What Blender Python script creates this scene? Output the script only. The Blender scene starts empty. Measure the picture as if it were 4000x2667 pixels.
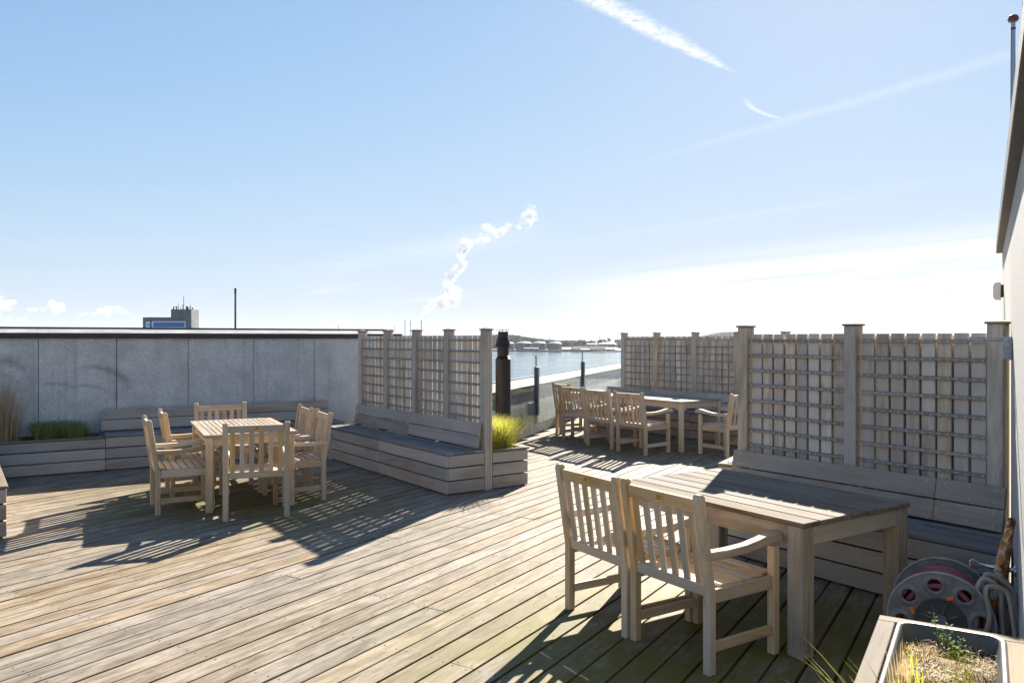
import bpy, bmesh, math, random
from mathutils import Vector, Matrix, noise as mnoise

random.seed(7)
R = math.radians
scene = bpy.context.scene
COL = scene.collection

# ------------------------------------------------------------------ camera
F_PX, CX, HZ, CAM_H = 3100.0, 2000.0, 1322.0, 1.65
cam_d = bpy.data.cameras.new('camera')
cam = bpy.data.objects.new('camera', cam_d)
COL.objects.link(cam)
cam.location = (0, 0, CAM_H)
cam.rotation_euler = (R(90), 0, 0)
cam_d.sensor_width = 36.0
cam_d.lens = 36.0 * F_PX / 4000.0
cam_d.shift_y = -(2667 / 2 - HZ) / 4000.0
cam_d.clip_start = 0.05
cam_d.clip_end = 60000
scene.camera = cam

# ------------------------------------------------------------------ sun, exposure
SUN_AZ, SUN_EL = R(22.6), R(29.6)          # azimuth right of the view axis (+Y)
SUN_D = Vector((math.sin(SUN_AZ) * math.cos(SUN_EL), math.cos(SUN_AZ) * math.cos(SUN_EL), math.sin(SUN_EL)))
sl = bpy.data.lights.new('sun', 'SUN')
sl.energy = 5.0
sl.angle = R(0.53)
sl.color = (1.0, 0.93, 0.82)
so = bpy.data.objects.new('sun', sl)
COL.objects.link(so)
so.rotation_euler = SUN_D.to_track_quat('Z', 'Y').to_euler()
scene.view_settings.view_transform = 'Standard'
scene.view_settings.look = 'None'
scene.view_settings.exposure = 1.85
scene.view_settings.gamma = 1.0
scene.view_settings.use_curve_mapping = False
cy = scene.cycles
cy.use_denoising = True
cy.max_bounces = 10
cy.diffuse_bounces = 4
cy.glossy_bounces = 3
cy.transmission_bounces = 6
cy.transparent_max_bounces = 12
cy.volume_bounces = 6
cy.sample_clamp_indirect = 6.0


# ------------------------------------------------------------------ node helpers
class NT:
    """Small wrapper that writes node trees as expressions."""
    def __init__(self, tree):
        self.t = tree
        self.n = tree.nodes
        self.l = tree.links

    def node(self, typ, **kw):
        nd = self.n.new(typ)
        for k, v in kw.items():
            setattr(nd, k, v)
        return nd

    def set(self, sock, v):
        if hasattr(v, 'is_output'):
            self.l.new(v, sock)
        elif isinstance(v, (tuple, list)) and sock.type == 'RGBA' and len(v) == 3:
            sock.default_value = (*v, 1)
        else:
            sock.default_value = v

    def m(self, op, a, b=0.0, c=0.0, clamp=False):
        nd = self.node('ShaderNodeMath', operation=op, use_clamp=clamp)
        self.set(nd.inputs[0], a)
        self.set(nd.inputs[1], b)
        self.set(nd.inputs[2], c)
        return nd.outputs[0]

    def vm(self, op, a, b=(0, 0, 0), s=None):
        nd = self.node('ShaderNodeVectorMath', operation=op)
        self.set(nd.inputs[0], a)
        self.set(nd.inputs[1], b)
        if s is not None:
            self.set(nd.inputs['Scale'], s)
        return nd.outputs['Value'] if op in ('LENGTH', 'DISTANCE', 'DOT_PRODUCT') else nd.outputs[0]

    def smooth(self, v, a, b, lo=0.0, hi=1.0):
        nd = self.node('ShaderNodeMapRange', interpolation_type='SMOOTHSTEP')
        self.set(nd.inputs[0], v)
        for i, q in enumerate((a, b, lo, hi)):
            self.set(nd.inputs[i + 1], q)
        return nd.outputs[0]

    def noise(self, vec, scale=5.0, detail=4.0, rough=0.55, dist=0.0, out=0):
        nd = self.node('ShaderNodeTexNoise')
        self.set(nd.inputs['Vector'], vec)
        self.set(nd.inputs['Scale'], scale)
        self.set(nd.inputs['Detail'], detail)
        self.set(nd.inputs['Roughness'], rough)
        self.set(nd.inputs['Distortion'], dist)
        return nd.outputs[out]

    def mapping(self, vec, scale=(1, 1, 1), rot=(0, 0, 0), loc=(0, 0, 0)):
        nd = self.node('ShaderNodeMapping')
        self.set(nd.inputs['Vector'], vec)
        nd.inputs['Scale'].default_value = scale
        nd.inputs['Rotation'].default_value = rot
        nd.inputs['Location'].default_value = loc
        return nd.outputs[0]

    def mix(self, f, a, b, typ='MIX'):
        nd = self.node('ShaderNodeMix', data_type='RGBA', blend_type=typ)
        nd.clamp_factor = True
        self.set(nd.inputs[0], f)
        self.set(nd.inputs[6], a)
        self.set(nd.inputs[7], b)
        return nd.outputs[2]

    def ramp(self, f, stops):
        nd = self.node('ShaderNodeValToRGB')
        el = nd.color_ramp.elements
        while len(el) < len(stops):
            el.new(0.5)
        for e, (p, c) in zip(el, stops):
            e.position = p
            e.color = (*c, 1) if len(c) == 3 else c
        self.set(nd.inputs[0], f)
        return nd.outputs[0]

    def sep(self, v):
        nd = self.node('ShaderNodeSeparateXYZ')
        self.set(nd.inputs[0], v)
        return nd.outputs[0], nd.outputs[1], nd.outputs[2]

    def comb(self, x, y, z):
        nd = self.node('ShaderNodeCombineXYZ')
        for i, v in enumerate((x, y, z)):
            self.set(nd.inputs[i], v)
        return nd.outputs[0]

    def bump(self, h, strength=0.3, dist=0.01):
        nd = self.node('ShaderNodeBump')
        self.set(nd.inputs['Height'], h)
        nd.inputs['Strength'].default_value = strength
        nd.inputs['Distance'].default_value = dist
        return nd.outputs[0]


def new_mat(name):
    m = bpy.data.materials.new(name)
    m.use_nodes = True
    nt = NT(m.node_tree)
    bs = nt.n.get('Principled BSDF')
    return m, nt, bs


# ------------------------------------------------------------------ world: daylight sky with cirrus and a vapour trail
w = bpy.data.worlds.new('World')
scene.world = w
w.use_nodes = True
wt = NT(w.node_tree)
bg = wt.n['Background']
sky = wt.node('ShaderNodeTexSky', sky_type='NISHITA')
sky.sun_disc = False
sky.sun_elevation = SUN_EL
sky.sun_rotation = SUN_AZ
sky.altitude = 30
sky.air_density = 1.0
sky.dust_density = 0.15
sky.ozone_density = 1.6
SKY_STR = 0.055
dirv = wt.node('ShaderNodeTexCoord').outputs['Generated']
dx, dy, dz = wt.sep(dirv)
zc = wt.m('MAXIMUM', dz, 0.012)
px_ = wt.m('DIVIDE', dx, zc)                 # position on a cloud layer above the place
py_ = wt.m('DIVIDE', dy, zc)
# the cirrus runs along (0.5,-0.866); along / across coordinates on the layer
al = wt.m('SUBTRACT', wt.m('MULTIPLY', px_, 0.5), wt.m('MULTIPLY', py_, 0.866))
ac = wt.m('ADD', wt.m('MULTIPLY', px_, 0.866), wt.m('MULTIPLY', py_, 0.5))
wisp = wt.noise(wt.comb(wt.m('MULTIPLY', al, 0.10), wt.m('MULTIPLY', ac, 0.75), 0.3), 1.0, 8, 0.62, 0.4)
broad = wt.noise(wt.comb(wt.m('MULTIPLY', al, 0.05), wt.m('MULTIPLY', ac, 0.22), 4.1), 1.0, 4, 0.5)
ac_w = wt.m('ADD', ac, wt.m('MULTIPLY', wt.m('SUBTRACT', broad, 0.5), 5.0))
sheet = wt.m('MULTIPLY', wt.smooth(ac_w, 6.0, 10.5), wt.smooth(wt.m('SUBTRACT', px_, wt.m('MULTIPLY', py_, 0.06)), -1.2, 3.0))
cir = wt.m('MULTIPLY', sheet, wt.smooth(wisp, 0.33, 0.60, 0.15, 1.0))
thin = wt.m('MULTIPLY', wt.smooth(wisp, 0.50, 0.80), wt.smooth(ac, 1.5, 4.0, 0.0, 0.35))
cir = wt.m('MAXIMUM', cir, thin)
# an old, spread trail along the cirrus
st_w = wt.m('ADD', ac, wt.m('MULTIPLY', wt.noise(wt.comb(wt.m('MULTIPLY', al, 0.8), 0, 9.0), 1.0, 3), 0.25))
old = wt.smooth(wt.m('ABSOLUTE', wt.m('SUBTRACT', st_w, 3.05)), 0.0, 0.10, 1.0, 0.0)
old = wt.m('MULTIPLY', old, wt.m('MULTIPLY', wt.smooth(al, -4.2, -2.2), wt.smooth(wisp, 0.28, 0.66, 0.05, 0.36)))
# fresh vapour trail: a straight band on the layer from C0 towards C1
c0, c1 = Vector((0.8797, 3.033)), Vector((0.2497, 2.345))
cd = (c1 - c0).normalized()
cn = Vector((-cd.y, cd.x))
rel_t = wt.m('ADD', wt.m('MULTIPLY', wt.m('SUBTRACT', px_, c0.x), cd.x), wt.m('MULTIPLY', wt.m('SUBTRACT', py_, c0.y), cd.y))
rel_n = wt.m('ADD', wt.m('MULTIPLY', wt.m('SUBTRACT', px_, c0.x), cn.x), wt.m('MULTIPLY', wt.m('SUBTRACT', py_, c0.y), cn.y))
tn = wt.noise(wt.comb(wt.m('MULTIPLY', rel_t, 9.0), wt.m('MULTIPLY', rel_n, 26.0), 0), 1.0, 7, 0.68, 0.8)
tn2 = wt.noise(wt.comb(wt.m('MULTIPLY', rel_t, 26.0), wt.m('MULTIPLY', rel_n, 20.0), 3.0), 1.0, 6, 0.7, 1.2)
half_w = wt.m('MULTIPLY', wt.smooth(rel_t, -0.08, 0.62), 0.050)
half_w = wt.m('ADD', half_w, 0.006)
band = wt.m('DIVIDE', wt.m('ABSOLUTE', wt.m('ADD', rel_n, wt.m('MULTIPLY', wt.m('SUBTRACT', tn, 0.5), 0.045))), half_w)
trail = wt.smooth(band, 0.15, 1.15, 1.0, 0.0)
trail = wt.m('MULTIPLY', trail, wt.smooth(tn2, 0.30, 0.60, 0.10, 1.0))
trail = wt.m('MULTIPLY', trail, wt.smooth(wt.m('ADD', rel_t, wt.m('MULTIPLY', wt.m('SUBTRACT', tn, 0.5), 0.35)), -0.06, 0.36, 0.0, 0.95))
# a short hooked fragment of an older trail
f0, f1 = Vector((0.955, 3.34)), Vector((1.225, 3.665))
fd = (f1 - f0).normalized()
fn = Vector((-fd.y, fd.x))
ft = wt.m('ADD', wt.m('MULTIPLY', wt.m('SUBTRACT', px_, f0.x), fd.x), wt.m('MULTIPLY', wt.m('SUBTRACT', py_, f0.y), fd.y))
fq = wt.m('ADD', wt.m('MULTIPLY', wt.m('SUBTRACT', px_, f0.x), fn.x), wt.m('MULTIPLY', wt.m('SUBTRACT', py_, f0.y), fn.y))
fq = wt.m('ADD', fq, wt.m('MULTIPLY', wt.m('POWER', wt.m('SUBTRACT', ft, 0.18), 2.0), 0.9))
frag = wt.m('MULTIPLY', wt.smooth(wt.m('ABSOLUTE', fq), 0.0, 0.022, 0.6, 0.0), wt.m('MULTIPLY', wt.smooth(ft, -0.06, 0.14), wt.smooth(ft, 0.28, 0.46, 1.0, 0.0)))
trail = wt.m('MAXIMUM', trail, frag)
ok_up = wt.smooth(dz, 0.0, 0.03)
cl = wt.m('MULTIPLY', wt.m('MAXIMUM', wt.m('MAXIMUM', cir, old), trail), ok_up)
# low haze towards the horizon
CLOUD_W = (5.5, 5.6, 5.7)
hz = wt.smooth(dz, -0.02, 0.20, 0.22, 0.0)
sr = wt.node('ShaderNodeSeparateColor')
wt.set(sr.inputs[0], sky.outputs[0])
sc_ = wt.node('ShaderNodeCombineColor')
for i_, lim in enumerate((4.0, 4.3, 5.05)):      # the aureole round the sun saturates like the thin veil of cirrus does
    e_ = wt.m('EXPONENT', wt.m('MULTIPLY', sr.outputs[i_], -(1.02, 1.28, 1.75)[i_] / lim))
    wt.set(sc_.inputs[i_], wt.m('MULTIPLY', wt.m('SUBTRACT', 1.0, e_), lim))
skyc = wt.mix(hz, sc_.outputs[0], (3.3, 4.0, 4.5))
colr = wt.mix(cl, skyc, CLOUD_W)
wt.set(bg.inputs['Color'], colr)
bg.inputs['Strength'].default_value = SKY_STR

# ------------------------------------------------------------------ materials
def wood(name, light, dark, streak=0.5, rough=0.7, sx=1.3, sy=26.0, var=0.16, bump=0.35, algae=None, stain=None, spec=0.3, grey=None, blotch=(1.1, 4.0), con=0.18):
    m, nt, bs = new_mat(name)
    tc = nt.node('ShaderNodeTexCoord').outputs['Object']
    oi = nt.node('ShaderNodeObjectInfo').outputs['Random']
    off = nt.comb(nt.m('MULTIPLY', oi, 91.7), nt.m('MULTIPLY', oi, 47.3), nt.m('MULTIPLY', oi, 23.9))
    p = nt.vm('ADD', tc, off)
    g1 = nt.noise(nt.mapping(p, (sx, sy, sy)), 1.0, 6, 0.62, 0.25)
    g2 = nt.noise(nt.mapping(p, (sx * 3, sy * 4.5, sy * 4.5)), 1.0, 4, 0.6)
    bl = nt.noise(nt.mapping(p, (blotch[0], blotch[1], blotch[1])), 1.0, 6, 0.66, 0.8)
    f = nt.m('ADD', nt.m('MULTIPLY', nt.smooth(g1, 0.5 - con, 0.5 + con), 0.5), nt.m('MULTIPLY', nt.smooth(bl, 0.5 - con, 0.5 + con), 0.5))
    c = nt.mix(f, dark, light)
    c = nt.mix(nt.m('MULTIPLY', nt.smooth(g2, 0.50, 0.75), streak), c, tuple(x * 0.45 for x in dark))
    if grey is not None:
        gm = nt.noise(nt.mapping(p, (0.7, 2.0, 2.0), loc=(5, 3, 1)), 1.0, 3, 0.5)
        c = nt.mix(nt.smooth(gm, 0.40, 0.62, 0.0, 0.75), c, grey)
    if stain is not None:
        sm = nt.noise(nt.mapping(p, (1.6, 7.0, 7.0), loc=(9, 1, 4)), 1.0, 5, 0.65, 1.0)
        c = nt.mix(nt.smooth(sm, 0.56, 0.74, 0.0, stain[0]), c, stain[1])
    hs = nt.node('ShaderNodeHueSaturation')
    r2 = nt.m('FRACT', nt.m('MULTIPLY', oi, 7.13))
    nt.set(hs.inputs['Value'], nt.m('ADD', nt.m('MULTIPLY', oi, 2 * var), 1.0 - var))
    nt.set(hs.inputs['Saturation'], nt.m('ADD', nt.m('MULTIPLY', r2, 0.5), 0.75))
    nt.set(hs.inputs['Color'], c)
    c = hs.outputs[0]
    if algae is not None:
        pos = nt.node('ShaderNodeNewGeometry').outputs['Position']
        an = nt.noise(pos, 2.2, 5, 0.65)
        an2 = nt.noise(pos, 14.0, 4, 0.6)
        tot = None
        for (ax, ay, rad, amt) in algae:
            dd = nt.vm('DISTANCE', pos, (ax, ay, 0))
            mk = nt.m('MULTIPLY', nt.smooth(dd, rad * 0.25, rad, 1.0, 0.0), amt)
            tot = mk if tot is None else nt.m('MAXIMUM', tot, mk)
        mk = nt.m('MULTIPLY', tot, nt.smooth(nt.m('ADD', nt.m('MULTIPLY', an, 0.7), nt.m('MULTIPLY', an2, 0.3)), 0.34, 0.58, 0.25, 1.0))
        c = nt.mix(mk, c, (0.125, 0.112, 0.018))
    nt.set(bs.inputs['Base Color'], c)
    nt.set(bs.inputs['Roughness'], nt.m('ADD', nt.m('MULTIPLY', g1, 0.25), rough - 0.12))
    bs.inputs['Specular IOR Level'].default_value = spec
    h = nt.m('ADD', nt.m('MULTIPLY', g2, 0.5), nt.m('MULTIPLY', g1, 0.7))
    nt.set(bs.inputs['Normal'], nt.bump(h, bump, 0.006))
    return m


M = {}
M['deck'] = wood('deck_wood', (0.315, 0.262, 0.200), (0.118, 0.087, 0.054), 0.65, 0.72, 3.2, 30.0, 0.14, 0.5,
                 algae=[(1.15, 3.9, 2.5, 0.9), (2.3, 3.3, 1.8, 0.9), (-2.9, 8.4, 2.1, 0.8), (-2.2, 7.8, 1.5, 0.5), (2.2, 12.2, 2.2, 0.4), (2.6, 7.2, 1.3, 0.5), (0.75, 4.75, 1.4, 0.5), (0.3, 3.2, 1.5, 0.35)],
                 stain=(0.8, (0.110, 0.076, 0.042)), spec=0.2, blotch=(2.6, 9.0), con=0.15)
M['bench'] = wood('bench_wood', (0.46, 0.385, 0.305), (0.285, 0.225, 0.172), 0.35, 0.75, 1.2, 16.0, 0.16, 0.25, grey=(0.42, 0.385, 0.34), stain=(0.4, (0.19, 0.15, 0.115)))
M['seat'] = wood('seat_wood', (0.26, 0.24, 0.215), (0.14, 0.125, 0.108), 0.45, 0.66, 1.2, 22.0, 0.15, 0.35, grey=(0.24, 0.24, 0.235))
M['fence'] = wood('fence_wood', (0.68, 0.58, 0.465), (0.33, 0.26, 0.198), 0.5, 0.8, 2.4, 20.0, 0.20, 0.4, grey=(0.62, 0.56, 0.48), stain=(0.6, (0.25, 0.185, 0.132)), blotch=(2.2, 8.0), con=0.16)
M['slat'] = wood('slat_wood', (0.34, 0.31, 0.27), (0.215, 0.19, 0.16), 0.4, 0.75, 1.6, 26.0, 0.14, 0.3)
M['post'] = wood('post_wood', (0.60, 0.515, 0.415), (0.33, 0.27, 0.203), 0.45, 0.8, 2.0, 24.0, 0.12, 0.4, grey=(0.48, 0.44, 0.375), stain=(0.5, (0.22, 0.17, 0.125)), blotch=(1.6, 6.0), con=0.16)
M['teak'] = wood('teak_weathered', (0.64, 0.475, 0.285), (0.40, 0.275, 0.15), 0.45, 0.74, 2.2, 32.0, 0.16, 0.35, grey=(0.47, 0.41, 0.32), stain=(0.45, (0.27, 0.195, 0.115)), blotch=(2.0, 7.0), con=0.17)
M['teak_warm'] = wood('teak_warm', (0.55, 0.38, 0.235), (0.38, 0.24, 0.135), 0.22, 0.6, 1.4, 30.0, 0.10, 0.25, grey=(0.44, 0.35, 0.26))
M['teak_pink'] = wood('teak_far', (0.57, 0.425, 0.285), (0.36, 0.255, 0.16), 0.4, 0.72, 1.4, 28.0, 0.14, 0.3, grey=(0.47, 0.41, 0.33))
M['oak_table'] = wood('table_wood', (0.235, 0.187, 0.134), (0.105, 0.078, 0.052), 0.7, 0.82, 2.0, 28.0, 0.16, 0.5, grey=(0.19, 0.172, 0.148), stain=(0.5, (0.085, 0.064, 0.042)), spec=0.10, blotch=(1.8, 8.0), con=0.16)
M['table_leg'] = wood('table_leg_wood', (0.46, 0.38, 0.28), (0.25, 0.195, 0.135), 0.55, 0.8, 1.6, 24.0, 0.12, 0.4, grey=(0.40, 0.36, 0.30), stain=(0.5, (0.17, 0.13, 0.085)), blotch=(1.6, 7.0), con=0.16)  # table wood lightened for legs and aprons, lifting their shade in the colour
M['teak_top'] = wood('teak_top', (0.36, 0.295, 0.225), (0.22, 0.17, 0.125), 0.3, 0.78, 1.4, 30.0, 0.12, 0.25, grey=(0.32, 0.28, 0.235), spec=0.15)  # teak darkened for the tops only, offsetting the strong sun in the colour
M['cap'] = wood('cap_wood', (0.25, 0.205, 0.155), (0.14, 0.108, 0.076), 0.3, 0.8, 1.2, 22.0, 0.14, 0.3, spec=0.12)


def plain(name, col, rough=0.6, metal=0.0, noise_s=None, amt=0.25, bump=0.0, bump_s=80.0, spec=0.5, col2=None):
    m, nt, bs = new_mat(name)
    bs.inputs['Metallic'].default_value = metal
    bs.inputs['Roughness'].default_value = rough
    bs.inputs['Specular IOR Level'].default_value = spec
    tc = nt.node('ShaderNodeTexCoord').outputs['Object']
    c = col
    if noise_s:
        n1 = nt.noise(tc, noise_s, 6, 0.62)
        c2 = col2 or tuple(x * (1 - amt) for x in col)
        c = nt.mix(nt.smooth(n1, 0.35, 0.65), c2, col)
    nt.set(bs.inputs['Base Color'], c)
    if bump:
        nt.set(bs.inputs['Normal'], nt.bump(nt.noise(tc, bump_s, 5, 0.6), bump, 0.01))
    return m


# exposed-aggregate concrete panel with smears of dirt swept on by a plant
def concrete_panel():
    m, nt, bs = new_mat('concrete_panel')
    pos = nt.node('ShaderNodeNewGeometry').outputs['Position']
    fine = nt.noise(pos, 60.0, 4, 0.65)
    vor = nt.node('ShaderNodeTexVoronoi')
    nt.set(vor.inputs['Vector'], pos)
    vor.inputs['Scale'].default_value = 38.0
    mott = nt.noise(pos, 3.2, 6, 0.65)
    c = nt.mix(nt.smooth(fine, 0.38, 0.62), (0.50, 0.49, 0.465), (0.69, 0.675, 0.64))
    c = nt.mix(nt.smooth(vor.outputs['Distance'], 0.08, 0.28, 0.6, 0.0), c, (0.21, 0.21, 0.205))
    c = nt.mix(nt.smooth(mott, 0.30, 0.66, 0.4, 0.0), c, (0.25, 0.255, 0.25))
    run = nt.noise(nt.mapping(pos, (7, 7, 0.45)), 1.0, 4, 0.6)
    c = nt.mix(nt.smooth(run, 0.52, 0.72, 0.0, 0.35), c, (0.22, 0.225, 0.22))
    # dirt arcs: distance to circles in the wall's own along/up plane
    e = Vector((0.845, 0.535, 0)).normalized()
    s_ = nt.vm('DOT_PRODUCT', pos, tuple(e))
    base = Vector((-6.244, 9.818, 0)).dot(e)
    s_ = nt.m('SUBTRACT', s_, base)
    _, _, z_ = nt.sep(pos)
    arc_n = nt.noise(pos, 9.0, 4, 0.6)
    arcs = None
    for (cs, cz, rx, rz, th, lo, hi, amt) in ((0.86, 0.93, 0.52, 0.36, 0.05, 0.75, 1.75, 0.75), (0.80, 0.84, 0.38, 0.20, 0.06, 0.55, 1.4, 0.45),
                                              (0.42, 0.96, 0.40, 0.12, 0.10, 0.32, 0.80, 0.6), (-0.05, 1.02, 0.34, 0.36, 0.09, -0.35, 0.34, 0.75), (-0.12, 0.92, 0.30, 0.28, 0.07, -0.3, 0.2, 0.4)):
        ex = nt.m('DIVIDE', nt.m('SUBTRACT', s_, cs), rx)
        ez = nt.m('DIVIDE', nt.m('SUBTRACT', z_, cz), rz)
        rr = nt.m('SQRT', nt.m('ADD', nt.m('MULTIPLY', ex, ex), nt.m('MULTIPLY', ez, ez)))
        k = nt.smooth(nt.m('ABSOLUTE', nt.m('SUBTRACT', rr, 1.0)), 0.0, th * 3.4, amt * 0.62, 0.0)
        k = nt.m('MULTIPLY', k, nt.smooth(ez, -0.1, 0.5))
        k = nt.m('MULTIPLY', k, nt.m('MULTIPLY', nt.smooth(s_, lo, lo + 0.18), nt.smooth(s_, hi - 0.2, hi, 1.0, 0.0)))
        arcs = k if arcs is None else nt.m('MAXIMUM', arcs, k)
    arcs = nt.m('MULTIPLY', arcs, nt.smooth(arc_n, 0.3, 0.6, 0.4, 1.0))
    c = nt.mix(arcs, c, (0.07, 0.075, 0.075))
    nt.set(bs.inputs['Base Color'], c)
    bs.inputs['Roughness'].default_value = 0.85
    nt.set(bs.inputs['Normal'], nt.bump(fine, 0.25, 0.004))
    return m


M['concrete'] = concrete_panel()
M['parapet'] = plain('parapet_concrete', (0.30, 0.31, 0.30), 0.85, 0, 5.0, 0.35, 0.3, 60)
M['plaster'] = plain('wall_plaster', (0.54, 0.525, 0.495), 0.9, 0, 90.0, 0.30, 0.9, 100.0)
M['fascia'] = plain('fascia_dark', (0.030, 0.032, 0.040), 0.45, 0.0, 4.0, 0.3)
M['fascia_grey'] = plain('fascia_grey', (0.085, 0.080, 0.072), 0.7, 0.0, 30.0, 0.4, 0.3, 90)
M['coping'] = plain('coping_grey', (0.33, 0.32, 0.315), 0.8, 0.0, 3.0, 0.3, spec=0.1)
M['coping_edge'] = plain('coping_edge', (0.04, 0.048, 0.055), 0.5)
M['green_band'] = plain('algae_band', (0.085, 0.078, 0.035), 0.7, 0, 8.0, 0.5)
M['joint'] = plain('joint_dark', (0.035, 0.035, 0.035), 0.9)
M['under'] = plain('deck_underlay', (0.016, 0.014, 0.011), 1.0, 0, 3.0, 0.3, spec=0.05)
M['screw'] = plain('screw_steel', (0.42, 0.42, 0.42), 0.4, 0.9)
M['screw_dark'] = plain('screw_hole', (0.03, 0.026, 0.022), 0.8)
M['screw_pale'] = plain('screw_pale', (0.62, 0.62, 0.60), 0.5, 0.2)
M['brass'] = plain('brass', (0.60, 0.42, 0.10), 0.4, 0.5, 40.0, 0.3)
def brass_print():
    m = M['brass']
    nt = NT(m.node_tree)
    bs = nt.n['Principled BSDF']
    tc = nt.node('ShaderNodeTexCoord').outputs['Object']
    x, y, z = nt.sep(tc)
    rowa = nt.smooth(nt.m('ABSOLUTE', nt.m('SUBTRACT', nt.m('ABSOLUTE', y), 0.0065)), 0.0028, 0.0042, 1.0, 0.0)
    col = nt.smooth(nt.noise(nt.comb(nt.m('MULTIPLY', x, 260.0), nt.m('MULTIPLY', y, 120.0), 0), 1.0, 2), 0.44, 0.50)
    inx = nt.smooth(nt.m('ABSOLUTE', x), 0.017, 0.019, 1.0, 0.0)
    k = nt.m('MULTIPLY', nt.m('MULTIPLY', rowa, col), inx)
    src = bs.inputs['Base Color'].links[0].from_socket
    nt.set(bs.inputs['Base Color'], nt.mix(k, src, (0.03, 0.025, 0.015)))


brass_print()
M['ink'] = plain('ink', (0.03, 0.025, 0.02), 0.8)
M['galv'] = plain('galvanised', (0.42, 0.45, 0.48), 0.5, 0.6, 60.0, 0.4)
M['postmetal'] = plain('post_steel', (0.095, 0.125, 0.15), 0.5, 0.5, 12.0, 0.35)
M['chrome'] = plain('chrome', (0.62, 0.66, 0.72), 0.22, 0.9)
M['flue'] = plain('flue_black', (0.018, 0.017, 0.0165), 0.5, 0.0, 6.0, 0.35, spec=0.3)
M['plastic'] = plain('reel_plastic', (0.20, 0.205, 0.21), 0.5, 0, 14.0, 0.35, 0.15, 120)
M['liner'] = plain('liner_plastic', (0.085, 0.085, 0.085), 0.42, 0, 10.0, 0.3, 0.1, 160)
M['orange'] = plain('orange_plastic', (0.85, 0.17, 0.015), 0.45)
M['hose_red'] = plain('hose_red', (0.33, 0.085, 0.10), 0.5, 0, 9.0, 0.35)
M['hose_grey'] = plain('hose_grey', (0.36, 0.32, 0.26), 0.4, 0, 9.0, 0.2)
M['hose_line'] = plain('hose_line', (0.60, 0.47, 0.32), 0.4)
M['lamp_white'] = plain('lamp_cover', (0.55, 0.57, 0.52), 0.4)
M['ball'] = plain('finial_red', (0.16, 0.045, 0.03), 0.35)
M['pole'] = plain('pole_grey', (0.34, 0.38, 0.42), 0.35, 0.3)


def rust():
    m, nt, bs = new_mat('rusty_tube')
    tc = nt.node('ShaderNodeTexCoord').outputs['Object']
    n1 = nt.noise(tc, 16.0, 6, 0.65, 0.5)
    n2 = nt.noise(tc, 42.0, 5, 0.6)
    c = nt.ramp(n1, [(0.0, (0.07, 0.03, 0.018)), (0.40, (0.09, 0.035, 0.02)), (0.46, (0.42, 0.15, 0.03)), (0.53, (0.52, 0.22, 0.05)), (0.57, (0.62, 0.58, 0.50)), (1.0, (0.66, 0.63, 0.56))])
    c = nt.mix(nt.smooth(n2, 0.58, 0.66, 0, 0.8), c, (0.12, 0.045, 0.02))
    nt.set(bs.inputs['Base Color'], c)
    bs.inputs['Roughness'].default_value = 0.7
    nt.set(bs.inputs['Normal'], nt.bump(n2, 0.4, 0.003))
    return m


M['rust'] = rust()


def glass_mat(name, tint, refl):
    m, nt, bs = new_mat(name)
    nt.n.remove(bs)
    tr = nt.node('ShaderNodeBsdfTransparent')
    tr.inputs[0].default_value = (*tint, 1)
    gl = nt.node('ShaderNodeBsdfGlossy')
    gl.inputs['Roughness'].default_value = 0.02
    lw = nt.node('ShaderNodeLayerWeight')
    lw.inputs[0].default_value = 0.5
    fac = nt.m('ADD', nt.m('MULTIPLY', nt.m('POWER', lw.outputs['Facing'], 5.0), refl), 0.03)
    mx = nt.node('ShaderNodeMixShader')
    nt.l.new(fac, mx.inputs[0])
    nt.l.new(tr.outputs[0], mx.inputs[1])
    nt.l.new(gl.outputs[0], mx.inputs[2])
    nt.l.new(mx.outputs[0], nt.n['Material Output'].inputs[0])
    return m


M['glass'] = glass_mat('railing_glass', (0.94, 0.965, 0.96), 0.35)
M['glass_edge'] = plain('glass_edge', (0.10, 0.17, 0.16), 0.25)


def leafy(name, c1, c2, trans=0.5, rough=0.55):
    m, nt, bs = new_mat(name)
    nt.n.remove(bs)
    pos = nt.node('ShaderNodeNewGeometry').outputs['Position']
    n1 = nt.noise(pos, 23.0, 4, 0.6)
    c = nt.mix(nt.smooth(n1, 0.35, 0.65), c1, c2)
    d = nt.node('ShaderNodeBsdfDiffuse')
    t = nt.node('ShaderNodeBsdfTranslucent')
    g = nt.node('ShaderNodeBsdfGlossy')
    g.inputs['Roughness'].default_value = rough
    nt.set(d.inputs[0], c)
    nt.set(t.inputs[0], c)
    a = nt.node('ShaderNodeMixShader')
    a.inputs[0].default_value = trans
    nt.l.new(d.outputs[0], a.inputs[1])
    nt.l.new(t.outputs[0], a.inputs[2])
    b = nt.node('ShaderNodeMixShader')
    b.inputs[0].default_value = 0.05
    nt.l.new(a.outputs[0], b.inputs[1])
    nt.l.new(g.outputs[0], b.inputs[2])
    nt.l.new(b.outputs[0], nt.n['Material Output'].inputs[0])
    return m


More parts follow.
